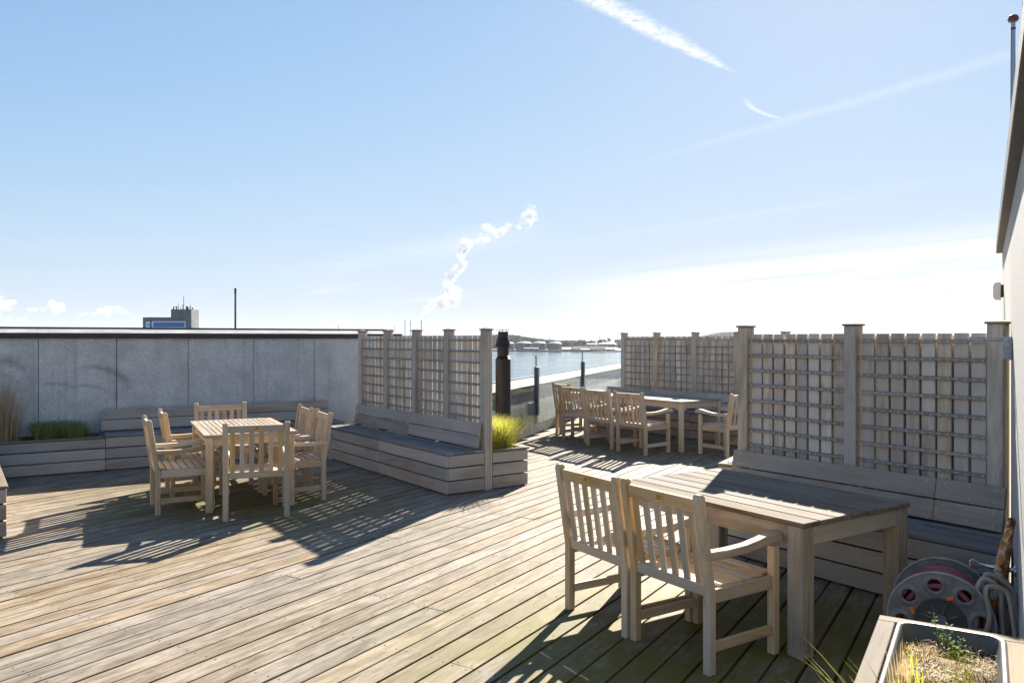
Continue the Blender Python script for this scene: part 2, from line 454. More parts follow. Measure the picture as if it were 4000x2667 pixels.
M['sedge_lime'] = leafy('sedge_lime', (0.47, 0.49, 0.05), (0.29, 0.32, 0.04), 0.58)
M['sedge_green'] = leafy('sedge_green', (0.17, 0.27, 0.06), (0.27, 0.32, 0.10), 0.5)
M['straw'] = leafy('straw', (0.54, 0.41, 0.23), (0.42, 0.30, 0.15), 0.45)
M['weed'] = leafy('weed_leaf', (0.25, 0.36, 0.05), (0.13, 0.22, 0.04), 0.5)
M['moss'] = leafy('moss', (0.34, 0.33, 0.05), (0.19, 0.20, 0.03), 0.35)
M['tree_leaf'] = leafy('tree_leaf', (0.040, 0.050, 0.024), (0.062, 0.072, 0.034), 0.15)
M['tree_dark'] = leafy('tree_dark', (0.022, 0.032, 0.022), (0.036, 0.046, 0.028), 0.12)
M['tree_bare'] = leafy('tree_bare', (0.20, 0.16, 0.13), (0.16, 0.13, 0.11), 0.2)
M['bark'] = plain('bark', (0.10, 0.085, 0.07), 0.9, 0, 3.0, 0.3)


def soil_mat():
    m, nt, bs = new_mat('soil')
    pos = nt.node('ShaderNodeNewGeometry').outputs['Position']
    n1 = nt.noise(pos, 7.0, 5, 0.65)
    n2 = nt.noise(pos, 60.0, 6, 0.7)
    c = nt.mix(nt.smooth(n2, 0.35, 0.65), (0.035, 0.026, 0.019), (0.16, 0.115, 0.075))
    c = nt.mix(nt.smooth(n1, 0.46, 0.60, 0, 0.85), c, (0.30, 0.22, 0.12))
    nt.set(bs.inputs['Base Color'], c)
    bs.inputs['Roughness'].default_value = 0.95
    nt.set(bs.inputs['Normal'], nt.bump(n2, 0.8, 0.02))
    return m


M['soil'] = soil_mat()

# ------------------------------------------------------------------ object helpers
def link(name, me, mat, parent=None, mtx=None):
    o = bpy.data.objects.new(name, me)
    COL.objects.link(o)
    if mat is not None and not me.materials:
        me.materials.append(mat)
    if parent is not None:
        o.parent = parent
    if mtx is not None:
        o.matrix_basis = mtx
    return o


def tag(o, label=None, cat=None, group=None, kind=None):
    if label:
        o['label'] = label
    if cat:
        o['category'] = cat
    if group:
        o['group'] = group
    if kind:
        o['kind'] = kind
    return o


def empty(name, loc, rz=0.0):
    o = bpy.data.objects.new(name, None)
    o.empty_display_size = 0.1
    COL.objects.link(o)
    o.location = loc
    o.rotation_euler = (0, 0, rz)
    return o


def from_bm(bm, name):
    me = bpy.data.meshes.new(name)
    bm.normal_update()
    bm.to_mesh(me)
    bm.free()
    return me


BOX = {}


def box_mesh(L, W, T, bev, mat):
    key = (round(L, 4), round(W, 4), round(T, 4), bev, mat.name)
    me = BOX.get(key)
    if me is None:
        bm = bmesh.new()
        bmesh.ops.create_cube(bm, size=1.0)
        bmesh.ops.scale(bm, vec=(L, W, T), verts=bm.verts)
        if bev:
            bmesh.ops.bevel(bm, geom=bm.edges[:], offset=bev, segments=1, affect='EDGES', profile=0.5)
        me = from_bm(bm, 'box')
        me.materials.append(mat)
        BOX[key] = me
    return me


def frame(ex, ez, loc):
    x = Vector(ex).normalized()
    z = Vector(ez).normalized()
    y = z.cross(x).normalized()
    z = x.cross(y)
    return Matrix(((x.x, y.x, z.x, loc[0]), (x.y, y.y, z.y, loc[1]), (x.z, y.z, z.z, loc[2]), (0, 0, 0, 1)))


def bar(name, parent, L, W, T, loc, mat, ex=(1, 0, 0), ez=(0, 0, 1), bev=0.003):
    """A board: length L along ex, thickness T along ez, width W along the third axis."""
    return link(name, box_mesh(L, W, T, bev, mat), None, parent, frame(ex, ez, loc))


def prism_mesh(pts, thick, bev, mat, key=None):
    if key and key in BOX:
        return BOX[key]
    bm = bmesh.new()
    v0 = [bm.verts.new((x, y, -thick / 2)) for x, y in pts]
    v1 = [bm.verts.new((x, y, thick / 2)) for x, y in pts]
    n = len(pts)
    bm.faces.new(list(reversed(v0)))
    bm.faces.new(v1)
    for i in range(n):
        bm.faces.new((v0[i], v0[(i + 1) % n], v1[(i + 1) % n], v1[i]))
    bmesh.ops.recalc_face_normals(bm, faces=bm.faces)
    if bev:
        ed = [e for e in bm.edges if abs(abs(e.verts[0].co.z) - thick / 2) < 1e-6 and abs(e.verts[0].co.z - e.verts[1].co.z) < 1e-6]
        bmesh.ops.bevel(bm, geom=ed, offset=bev, segments=1, affect='EDGES', profile=0.5)
    me = from_bm(bm, 'prism')
    me.materials.append(mat)
    if key:
        BOX[key] = me
    return me


def lathe_mesh(prof, seg, mat, smooth=True):
    """Surface of revolution about local Z; prof = [(r,z)...]."""
    bm = bmesh.new()
    rings = []
    for r, z in prof:
        if r < 1e-6:
            rings.append([bm.verts.new((0, 0, z))])
        else:
            rings.append([bm.verts.new((r * math.cos(2 * math.pi * i / seg), r * math.sin(2 * math.pi * i / seg), z)) for i in range(seg)])
    for a, b in zip(rings, rings[1:]):
        for i in range(seg):
            j = (i + 1) % seg
            if len(a) == 1 and len(b) == 1:
                continue
            if len(a) == 1:
                bm.faces.new((a[0], b[j], b[i]))
            elif len(b) == 1:
                bm.faces.new((a[i], a[j], b[0]))
            else:
                bm.faces.new((a[i], a[j], b[j], b[i]))
    bmesh.ops.recalc_face_normals(bm, faces=bm.faces)
    me = from_bm(bm, 'lathe')
    me.materials.append(mat)
    if smooth:
        for p in me.polygons:
            p.use_smooth = True
        try:
            me.set_sharp_from_angle(angle=R(35))
        except Exception:
            pass
    return me


def tube_into(bm, pts, rad, seg=8, closed=False, mats=None):
    P = [Vector(p) for p in pts]
    n = len(P)
    rings = []
    up = Vector((0, 0, 1))
    prev = None
    for i, p in enumerate(P):
        a = P[(i - 1) % n] if (closed or i > 0) else p
        b = P[(i + 1) % n] if (closed or i < n - 1) else p
        t = (b - a).normalized()
        if prev is None:
            s = t.cross(up)
            if s.length < 1e-4:
                s = t.cross(Vector((1, 0, 0)))
        else:
            s = prev - t * prev.dot(t)
        s.normalize()
        prev = s
        q = t.cross(s)
        rd = rad[i] if isinstance(rad, (list, tuple)) else rad
        rings.append([bm.verts.new(p + s * rd * math.cos(2 * math.pi * k / seg) + q * rd * math.sin(2 * math.pi * k / seg)) for k in range(seg)])
    m = n if closed else n - 1
    for i in range(m):
        a, b = rings[i], rings[(i + 1) % n]
        for k in range(seg):
            f = bm.faces.new((a[k], a[(k + 1) % seg], b[(k + 1) % seg], b[k]))
            f.smooth = True
            if mats:
                f.material_index = mats[k % len(mats)]
    if not closed:
        bm.faces.new(list(reversed(rings[0])))
        bm.faces.new(rings[-1])


def tube(name, parent, pts, rad, mat, seg=8, closed=False, mtx=None):
    bm = bmesh.new()
    tube_into(bm, pts, rad, seg, closed)
    return link(name, from_bm(bm, name), mat, parent, mtx)


def quad_into(bm, pts, mi=0):
    f = bm.faces.new([bm.verts.new(p) for p in pts])
    f.material_index = mi
    return f


def box_into(bm, L, W, T, mtx, mi=0):
    vs = [bm.verts.new(mtx @ Vector((sx * L / 2, sy * W / 2, sz * T / 2))) for sx in (-1, 1) for sy in (-1, 1) for sz in (-1, 1)]
    for idx in ((0, 1, 3, 2), (4, 6, 7, 5), (0, 4, 5, 1), (2, 3, 7, 6), (0, 2, 6, 4), (1, 5, 7, 3)):
        f = bm.faces.new([vs[i] for i in idx])
        f.material_index = mi


def disc_into(bm, c, n, r, seg=6):
    n = Vector(n).normalized()
    s = n.orthogonal().normalized()
    t = n.cross(s)
    bm.faces.new([bm.verts.new(Vector(c) + s * r * math.cos(2 * math.pi * k / seg) + t * r * math.sin(2 * math.pi * k / seg)) for k in range(seg)])


# ------------------------------------------------------------------ site frames
AX = Vector((0.5779, -0.8161, 0))      # along the screens, towards the camera's right
BX = Vector((0.8161, 0.5779, 0))       # from bench front towards the back of a screen
ANG_U = math.atan2(AX.y, AX.x)
L0 = Vector((-5.95, 9.353, 0))
LE = Vector((0.845, 0.535, 0)).normalized()
LN = Vector((-LE.y, LE.x, 0))
ANG_L = math.atan2(LE.y, LE.x)
WANG = -math.atan(1849 / F_PX)          # right wall: local y runs along the wall
W0 = Vector((0.16, 0, 0))
WEND = 8.73
RD = Vector((math.sin(R(31.8)), math.cos(R(31.8)), 0))   # along the deck boards
SD = Vector((RD.y, -RD.x, 0))

# ------------------------------------------------------------------ deck
LW_END = L0 + LN * 0.5 + LE * 5.2
PQ = Vector((-0.75, 10.1, 0))
poly = [L0 + LN * 0.5 - LE * 4.0, LW_END, PQ, Vector((1.54, 17.0, 0)), Vector((7.0, 17.0, 0)), Vector((7.0, 8.2, 0)), Vector((4.62, 7.5, 0)),
        Vector((-0.87, -1.72, 0)), Vector((-9.6, -1.72, 0))]
poly = [(p.x, p.y) for p in poly]


def inside(x, y):
    c = False
    n = len(poly)
    for i in range(n):
        x1, y1 = poly[i]
        x2, y2 = poly[(i + 1) % n]
        if (y1 > y) != (y2 > y) and x < (x2 - x1) * (y - y1) / (y2 - y1) + x1:
            c = not c
    return c


bm = bmesh.new()
quad_into(bm, [(x, y, -0.075) for x, y in reversed(poly)])
for f in bm.faces:
    if f.normal.z < 0:
        f.normal_flip()
deck = link('deck', from_bm(bm, 'deck'), M['under'])
tag(deck, 'weathered timber deck of long grey-brown boards covering the roof terrace', 'deck', kind='structure')
PITCH, JO = 0.155, 0.6
rest_bm = bmesh.new()
screw_bm = bmesh.new()
planks = []
row = -72
while row * PITCH < 0.02:
    s = row * PITCH
    rs = random.Random(row * 31 + 5)
    wid = 0.1428 - rs.uniform(0, 0.0045)
    wob = rs.uniform(-0.0015, 0.0015)
    rr, on, runs = -9.0, False, []
    while rr < 20:
        q = RD * rr + SD * s
        i_ = inside(q.x, q.y)
        if i_ and not on:
            st = rr
        if on and not i_:
            runs.append((st, rr))
        on = i_
        rr += 0.04
    for (a, b) in runs:
        k0 = math.floor((a - 0.27) / JO) + rs.randint(2, 9)
        cuts = [a]
        k = k0
        while 0.27 + k * JO < b - 0.8:
            c_ = 0.27 + k * JO
            if c_ - cuts[-1] > 0.9:
                cuts.append(c_)
            k += rs.choice((8, 9, 9, 10))
        cuts.append(b)
        for c0_, c1_ in zip(cuts, cuts[1:]):
            planks.append((c0_ + 0.0012, c1_ - 0.0012, s + wob, wid, rs.uniform(-0.0022, 0.0022)))
    row += 1


def plank_size(p):
    m = RD * ((p[0] + p[1]) / 2) + SD * p[2]
    if m.y < 1.0 or abs(m.x / max(m.y, 0.1)) > 1.1:
        return 0
    return (p[1] - p[0]) * p[3] / m.length ** 3


planks.sort(key=plank_size, reverse=True)
for i, (c0_, c1_, s, wid, dz_) in enumerate(planks):
    L = c1_ - c0_
    c = RD * ((c0_ + c1_) / 2) + SD * s
    mt = frame(RD, (0, 0, 1), (c.x, c.y, -0.014 + dz_))
    if i < 298:
        link('plank', box_mesh(L, wid, 0.028, 0.0016, M['deck']), None, deck, mt)
    else:
        box_into(rest_bm, L, wid, 0.028, mt)
    k = math.ceil((c0_ - 0.27) / JO)
    pos_s = [c0_ + 0.025, c1_ - 0.025]
    while 0.27 + k * JO < c1_ - 0.1:
        if 0.27 + k * JO > c0_ + 0.1:
            pos_s.append(0.27 + k * JO)
        k += 1
    if c.y < 12:
        rs = random.Random(i)
        for r_ in pos_s:
            for e_ in (-1, 1):
                q = RD * (r_ + rs.uniform(-0.006, 0.006)) + SD * (s + e_ * wid * 0.30)
                if 2.5 < q.y < 9.5:
                    disc_into(screw_bm, (q.x, q.y, dz_ + 0.0008), (0, 0, 1), 0.0062, 7)
link('plank_remainder', from_bm(rest_bm, 'plank_remainder'), M['deck'], deck)['kind'] = 'stuff'
link('screws', from_bm(screw_bm, 'screws'), M['screw_dark'], deck)['kind'] = 'stuff'

# mass of the building under the deck
bm = bmesh.new()
out = [(-12, -6), (-12.5, 8.0), (-2.3, 13.3), (-1.2, 10.2), (6.1, 32.3), (12, 32.3), (12, -6)]
top = [bm.verts.new((x, y, -0.09)) for x, y in out]
bot = [bm.verts.new((x, y, -24.9)) for x, y in out]
bm.faces.new(list(reversed(top)))
for i in range(len(out)):
    j = (i + 1) % len(out)
    bm.faces.new((top[i], top[j], bot[j], bot[i]))
bmesh.ops.recalc_face_normals(bm, faces=bm.faces)
slab = link('roof_slab', from_bm(bm, 'roof_slab'), M['parapet'])
tag(slab, 'concrete roof of the building carrying the terrace', 'roof', kind='structure')

# ------------------------------------------------------------------ tall concrete wall on the left
wl = empty('concrete_wall', L0 + LN * 0.55 + Vector((0, 0, 0)), ANG_L)
tag(wl, 'grey concrete panel wall with dark metal edge along the left of the deck', 'wall')
WL_A, WL_B = -4.3, 5.25
js = [0.33 + 0.888 * k for k in range(-6, 7)]
js = [WL_A] + [j for j in js if WL_A + 0.2 < j < WL_B - 0.2] + [WL_B]
for a, b in zip(js, js[1:]):
    bar('panel', wl, b - a - 0.007, 0.05, 1.70, ((a + b) / 2, 0.025, 0.85), M['concrete'], bev=0.002)
bar('core', wl, WL_B - WL_A - 0.02, 0.28, 1.66, ((WL_A + WL_B) / 2, 0.195, 0.83), M['joint'], bev=0)
bar('fascia', wl, WL_B - WL_A + 0.1, 0.012, 0.072, ((WL_A + WL_B) / 2, -0.035, 1.686), M['fascia'], bev=0.002)
cops = [WL_A - 0.05, -1.15, 0.33, 2.75, 5.17, WL_B + 0.06]
slope = (0, 0.40, 0.085)
for a, b in zip(cops, cops[1:]):
    bar('coping', wl, b - a - 0.003, 0.40, 0.006, ((a + b) / 2, 0.157, 1.747), M['coping'], ex=(1, 0, 0), ez=Vector((0, -0.055, 0.40)), bev=0.001)
bar('rear_edge', wl, WL_B - WL_A + 0.12, 0.02, 0.044, ((WL_A + WL_B) / 2, 0.365, 1.779), M['coping_edge'], bev=0.002)
bm = bmesh.new()
for x in [WL_A + 0.3 + 0.44 * k for k in range(22)]:
    for yy in (0.05, 0.27):
        disc_into(bm, (x + random.uniform(-.05, .05), yy, 1.7512 + (yy - 0.157) * 0.1375), (0, -0.14, 1), 0.011, 6)
link('screws', from_bm(bm, 'screws'), M['screw_dark'], wl)['kind'] = 'stuff'

# ------------------------------------------------------------------ low parapet towards the harbour, with a glass railing
def parapet_run(name, p0, p1, label):
    d = p1 - p0
    L = d.length
    e = empty(name, p0, math.atan2(d.y, d.x))
    tag(e, label, 'parapet')
    bar('face', e, L, 0.30, 0.74, (L / 2, 0.17, 0.37), M['parapet'], bev=0.004)
    bar('algae_band', e, L, 0.012, 0.105, (L / 2, 0.004, 0.795), M['green_band'], bev=0.002)
    n = max(1, int(L / 2.1))
    for k in range(n):
        bar('coping', e, L / n - 0.003, 0.36, 0.006, ((k + 0.5) * L / n, 0.17, 0.885), M['coping'], ex=(1, 0, 0), ez=Vector((0, -0.075, 0.35)), bev=0.001)
    bar('rear_edge', e, L + 0.03, 0.02, 0.045, (L / 2, 0.36, 0.925), M['coping_edge'], bev=0.002)
    return e


P_FAR = Vector((-4.14 + 0.33 * 32.0, 32.0, 0))
P_COR = Vector((-4.14 + 0.33 * 10.1, 10.1, 0))
par = parapet_run('parapet_wall', P_COR, P_FAR, 'low concrete parapet with pale sloping coping behind the glass railing')
bm = bmesh.new()
for k in range(40):
    disc_into(bm, (0.25 + 0.38 * k, 0.10 + 0.16 * (k % 2), 0.8875 + (-0.07 + 0.16 * (k % 2)) * 0.2143 + 0.002), (0, -0.2, 1), 0.011, 6)
link('screws', from_bm(bm, 'screws'), M['screw_dark'], par)['kind'] = 'stuff'
parapet_run('parapet_wall', LW_END + Vector((0.05, -0.1, 0)), P_COR + Vector((-0.02, 0.02, 0)), 'short concrete parapet return hidden behind the middle trellis screen')
gr = empty('glass_railing', P_COR, math.atan2((P_FAR - P_COR).y, (P_FAR - P_COR).x))
tag(gr, 'frameless glass railing on dark steel posts in front of the parapet', 'railing')


def par_x(u):
    """distance along the parapet at which the ray of image column u meets it"""
    t = (u - CX) / F_PX
    Y = 4.14 / (0.33 - t)
    return (Vector((-4.14 + 0.33 * Y, Y, 0)) - P_COR).length


gp = [0.25, par_x(2072), par_x(2257), par_x(2418)]
for x in gp:
    for oy in (-0.035, 0.0):
        pm = bar('post', gr, 0.82, 0.034, 0.085, (x, -0.095 + oy * 1.06, 0.76), M['postmetal'], ex=(0, 0, 1), ez=(1, 0, 0), bev=0.004)
    bx_ = bar('foot_bracket', gr, 0.14, 0.10, 0.21, (x - 0.11, -0.052, 0.46), M['galv'], ex=(1, 0, 0), bev=0.004)
for a, b in zip(gp, gp[1:] + [16.0]):
    g = bar('glass_pane', gr, b - a - 0.06, 0.012, 1.15, ((a + b) / 2, -0.100, 0.785), M['glass'], bev=0)
    for sx in (-1, 1):
        bar('glass_edge', g, 1.15, 0.0125, 0.004, (sx * (b - a - 0.06) / 2, 0, 0), M['glass_edge'], ex=(0, 0, 1), ez=(1, 0, 0), bev=0)

# ------------------------------------------------------------------ rendered wall on the right
wr = empty('plastered_wall', W0, WANG)
tag(wr, 'pale rough-plastered house wall rising along the right side', 'wall')
bar('wall_face', wr, WEND + 3, 5.0, 2.46, (2.5, (WEND - 3) / 2, 1.23), M['plaster'], ex=(0, 1, 0), bev=0.004)
FY = WEND + 0.05
bar('fascia', wr, FY + 3, 5.1, 0.10, (2.5, (FY - 3) / 2, 2.51), M['fascia_grey'], ex=(0, 1, 0), bev=0.004)
rail = empty('roof_glass_upstand', W0 + Vector((0, 0, 2.562)), WANG)
tag(rail, 'low clear glass upstand with small black clamps on the right roof edge', 'railing')
y0 = -0.2
while y0 < WEND - 0.3:
    y1 = min(y0 + 1.15, WEND)
    g = bar('glass_pane', rail, y1 - y0 - 0.012, 0.010, 0.27, (-0.020, (y0 + y1) / 2, 0.137), M['glass'], ex=(0, 1, 0), bev=0)
    bar('glass_edge', g, 0.27, 0.011, 0.004, ((y1 - y0 - 0.012) / 2, 0, 0), M['glass_edge'], ex=(0, 0, 1), ez=(1, 0, 0), bev=0)
    for yy in (y0 + 0.25, y1 - 0.25):
        link('clamp', lathe_mesh([(0, -0.012), (0.013, -0.012), (0.013, 0.012), (0, 0.012)], 10, M['fascia']), None, rail, frame((0, 0, 1), (1, 0, 0), (-0.028, yy, 0.035)))
    y0 = y1
fp = empty('flag_pole', Vector((0.6316 * 6.72, 6.72, 2.562)))
tag(fp, 'slim grey flag pole with a dark red ball cap above the right wall', 'pole')
link('shaft', lathe_mesh([(0, 0), (0.021, 0), (0.016, 1.76), (0, 1.76)], 14, M['pole']), None, fp)
link('ball_cap', lathe_mesh([(0, 1.765), (0.034, 1.768), (0.044, 1.79), (0.034, 1.815), (0.012, 1.828), (0, 1.829)], 16, M['ball']), None, fp)
link('collar', lathe_mesh([(0.0165, 1.70), (0.020, 1.70), (0.020, 1.715), (0.0165, 1.715)], 14, M['fascia']), None, fp)
tube('halyard', fp, [(-0.03, -0.01, 0.02), (-0.028, -0.01, 0.6), (-0.024, -0.006, 1.72)], 0.0025, M['fascia'], 5)

# small cover box and the arm lamp on the right wall
lb = empty('wall_box', W0 + Matrix.Rotation(WANG, 3, 'Z') @ Vector((0, 8.05, 1.985)), WANG)
tag(lb, 'small grey-green sensor box high on the right wall', 'box')
link('cover', prism_mesh([(0, 0), (0.155, 0), (0.15, 0.045), (0.12, 0.058), (0.03, 0.058), (0.004, 0.045)], 0.10, 0.004, M['lamp_white']), None, lb,
     Matrix(((0, -1, 0, -0.022), (0, 0, -1, 0), (1, 0, 0, 0), (0, 0, 0, 1))))
bar('bracket', lb, 0.11, 0.05, 0.022, (-0.011, 0, 0.078), M['fascia'], ex=(0, 0, 1), ez=(1, 0, 0), bev=0.002)
al_ = empty('arm_lamp', W0 + Matrix.Rotation(WANG, 3, 'Z') @ Vector((0, 5.42, 1.525)), WANG)
tag(al_, 'galvanised wall lamp with a flat horizontal arm at the end of the near screen', 'lamp')
bar('wall_plate', al_, 0.135, 0.075, 0.050, (-0.026, 0, 0.0675), M['galv'], ex=(0, 0, 1), ez=(1, 0, 0), bev=0.004)
bar('arm', al_, 0.17, 0.070, 0.024, (-0.136, 0, 0.121), M['galv'], ex=(1, 0, 0), bev=0.003)
bar('diffuser', al_, 0.15, 0.055, 0.006, (-0.140, 0, 0.105), M['lamp_white'], ex=(1, 0, 0), bev=0.001)

# ------------------------------------------------------------------ benches
def bench(name, origin, ang, x0, x1, label, joints=(), ends=(True, True), back=(0, 0), seat_clip=0.0, backrest=True, taper=0.0):
    """Bench with its front along local x from x0 to x1, the back towards +y."""
    e = empty(name, origin, ang)
    tag(e, label, 'bench')
    cutx = [x0] + [j for j in joints if x0 < j < x1] + [x1]
    zs = [(0.012, 0.126), (0.150, 0.126), (0.289, 0.122)]
    for a, b in zip(cutx, cutx[1:]):
        for z, h in zs:
            bar('front_plank', e, b - a - 0.002, 0.022, h, ((a + b) / 2, 0.011, z + h / 2), M['bench'])
    for on, xx, sg in ((ends[0], x0, 1), (ends[1], x1, -1)):
        if on:
            for z, h in zs:
                bar('end_plank', e, 0.452, 0.022, h, (xx + sg * 0.0112, 0.25, z + h / 2), M['bench'], ex=(0, 1, 0))
            for z, h in zs:
                bar('corner_strip', e, h, 0.022, 0.024, (xx + sg * 0.012, 0.0122, z + h / 2), M['fascia'], ex=(0, 0, 1), bev=0.001)
    # dark frame inside, carrying the seat
    bar('inner_frame', e, x1 - x0 - 0.10 - taper, 0.36, 0.38, ((x0 + x1 - taper) / 2, 0.235, 0.20), M['joint'], bev=0)
    n = 4
    for a, b in zip(cutx, cutx[1:]):
        for i in range(n):
            w_ = 0.113
            bb = b - taper * (i + 0.5) / n if b == x1 else b
            bar('seat_board', e, bb - a + (0.004 if b == x1 else -0.002), w_, 0.026, ((a + bb) / 2, -0.008 + 0.0585 + i * 0.119, 0.431), M['seat'])
    if backrest:
        lean = Vector((0, 0.19, 0.98)).normalized()
        nrm = Vector((0, -0.98, 0.19)).normalized()
        bx0, bx1 = x0 + back[0], x1 + back[1]
        cb = [bx0] + [j for j in joints if bx0 < j < bx1] + [bx1]
        for a, b in zip(cb, cb[1:]):
            for k in range(2):
                c = Vector((0, 0.402, 0.458)) + lean * (0.068 + k * 0.142)
                bar('back_plank', e, b - a - 0.003, 0.132, 0.022, ((a + b) / 2, c.y, c.z), M['bench'], ex=(1, 0, 0), ez=nrm)
        nb = max(2, int((bx1 - bx0) / 0.8) + 1)
        for k in range(nb):
            x = bx0 + 0.06 + (bx1 - bx0 - 0.12) * k / (nb - 1)
            c = Vector((0, 0.437, 0.455)) + lean * 0.12
            bar('back_stay', e, 0.25, 0.045, 0.035, (x, c.y, c.z), M['post'], ex=lean, ez=(1, 0, 0))
    # pale screw heads on the planks
    bs_ = bmesh.new()
    for a, b in zip(cutx, cutx[1:]):
        for xx in (a + 0.06, (a + b) / 2, b - 0.06):
            for z, h in zs:
                for dz in (0.03, h - 0.03):
                    disc_into(bs_, (xx, -0.0008, z + dz), (0, -1, 0), 0.0048, 6)
    if backrest:
        for a, b in zip(cb, cb[1:]):
            for xx in (a + 0.06, (a + b) / 2, b - 0.06):
                for k in range(2):
                    for q in (0.03, 0.105):
                        c = Vector((0, 0.402, 0.458)) + lean * (0.002 + q + k * 0.142) + nrm * 0.0118
                        disc_into(bs_, (xx, c.y, c.z), nrm, 0.0048, 6)
    sc_ = link('screws', from_bm(bs_, 'screws'), M['screw_pale'], e)
    sc_['kind'] = 'stuff'
    return e


C0 = Vector((-0.686, 8.337, 0))
bench('timber_bench', C0, ANG_U, -3.24, 0.0, 'long grey timber bench backed by the middle trellis screen', joints=(-1.62,), ends=(False, True), back=(0.0, -0.035))
R0 = Vector((2.218, 5.29, 0))
bench('timber_bench', R0, ANG_U, -1.27, 0.99, 'grey timber bench behind the chunky near table', joints=(0.38,), ends=(True, False), back=(-0.01, -0.185), taper=0.205)
F0 = Vector((2.95, 13.0, 0))
bench('timber_bench', F0, ANG_U, -2.55, 2.0, 'far timber bench along the long table under the distant screen', joints=(-1.75, -0.05, 0.85), ends=(True, True), back=(0, 0))
bench('timber_bench', L0 + LN * 0.0, ANG_L, 1.04, 4.15, 'low timber bench against the grey concrete wall', joints=(2.6,), ends=(False, True), back=(-0.02, -0.1))

# ------------------------------------------------------------------ trellis screens
def screen(name, origin, ang, posts, nb, label, y=0.53, bh=1.685, gap=0.014, cover=True, bt=0.020):
    """Posts at local x in posts, nb boards per bay, slats on the bench side."""
    e = empty(name, origin, ang)
    tag(e, label, 'trellis screen')
    rs = random.Random(hash(label) % 999 if False else len(label))
    for x in posts:
        for i, (dy, t) in enumerate(((-0.034, 0.030), (0.0, 0.034), (0.034, 0.030))):
            bar('post', e, 1.742, 0.094 - (0.006 if i == 1 else 0), t, (x, y + dy, 0.871), M['post'], ex=(0, 0, 1), ez=(0, 1, 0), bev=0.004)
        link('post_cap', cap_mesh, None, e, Matrix.Translation((x, y, 1.742)))
    for a, b in zip(posts, posts[1:]):
        A, B = a + 0.047, b - 0.047
        pitch = (B - A - 0.03) / nb
        # bearers top and bottom, hidden behind the boards
        for z in (0.22, 1.50):
            bar('rail', e, B - A - 0.002, 0.020, 0.07, ((A + B) / 2, y + 0.090, z), M['post'])
        for i in range(nb):
            w_ = pitch - gap
            xc = A + 0.015 + pitch * (i + 0.5)
            bar('board', e, bh - 0.03 + rs.uniform(-.003, .003), w_, bt, (xc + rs.uniform(-.0015, .0015), y + 0.004, 0.03 + (bh - 0.03) / 2), M['fence'], ex=(rs.uniform(-.0015, .0015), 0, 1), ez=(rs.uniform(-.02, .02), 1, 0), bev=0.003)
        if cover:      # a second layer of boards stands behind the gaps
            for i in range(nb + 1):
                xa = max(A + 0.002, A + 0.015 + pitch * (i - 0.5) + 0.0006)
                xb = min(B - 0.002, A + 0.015 + pitch * (i + 0.5) - 0.0006)
                bar('rear_board', e, bh - 0.048, xb - xa, 0.016, ((xa + xb) / 2, y + 0.070, 0.03 + (bh - 0.048) / 2), M['fence'], ex=(0, 0, 1), ez=(0, 1, 0), bev=0.002)
        sb = bmesh.new()
        for k in range(8):
            z = 1.632 - k * 0.1225
            bar('slat', e, B - A - 0.004, 0.020, 0.024, ((A + B) / 2, y - 0.0175, z + rs.uniform(-.002, .002)), M['slat'], ex=(1, 0, rs.uniform(-.004, .004)), bev=0.002)
            for i in range(nb * 2):
                disc_into(sb, (A + 0.03 + (B - A - 0.06) * i / (nb * 2 - 1), y - 0.0283, z), (0, -1, 0), 0.005, 6)
        o = link('screws', from_bm(sb, 'screws'), M['screw_pale'], e)
        o['kind'] = 'stuff'
    return e


bm = bmesh.new()
s = 0.057
lo = [bm.verts.new((sx * s, sy * s, 0.0)) for sx, sy in ((-1, -1), (1, -1), (1, 1), (-1, 1))]
mi_ = [bm.verts.new((sx * s, sy * s, 0.014)) for sx, sy in ((-1, -1), (1, -1), (1, 1), (-1, 1))]
ap = bm.verts.new((0, 0, 0.032))
bm.faces.new(list(reversed(lo)))
for i in range(4):
    j = (i + 1) % 4
    bm.faces.new((lo[i], lo[j], mi_[j], mi_[i]))
    bm.faces.new((mi_[i], mi_[j], ap))
cap_mesh = from_bm(bm, 'post_cap')
cap_mesh.materials.append(M['cap'])

screen('trellis_screen', C0, ANG_U, [-3.24, -2.43, -1.63, -0.84, -0.047], 6, 'trellis screen of upright boards behind the middle bench', gap=0.012, cover=False, bt=0.010)
screen('trellis_screen', R0, ANG_U, [-1.222, -0.262, 0.722], 8, 'large near trellis screen beside the right wall', gap=0.016)
screen('trellis_screen', F0, ANG_U, [-2.16, -1.31, -0.40, 0.50, 1.40], 6, 'distant trellis screen behind the long table near the harbour', gap=0.020)

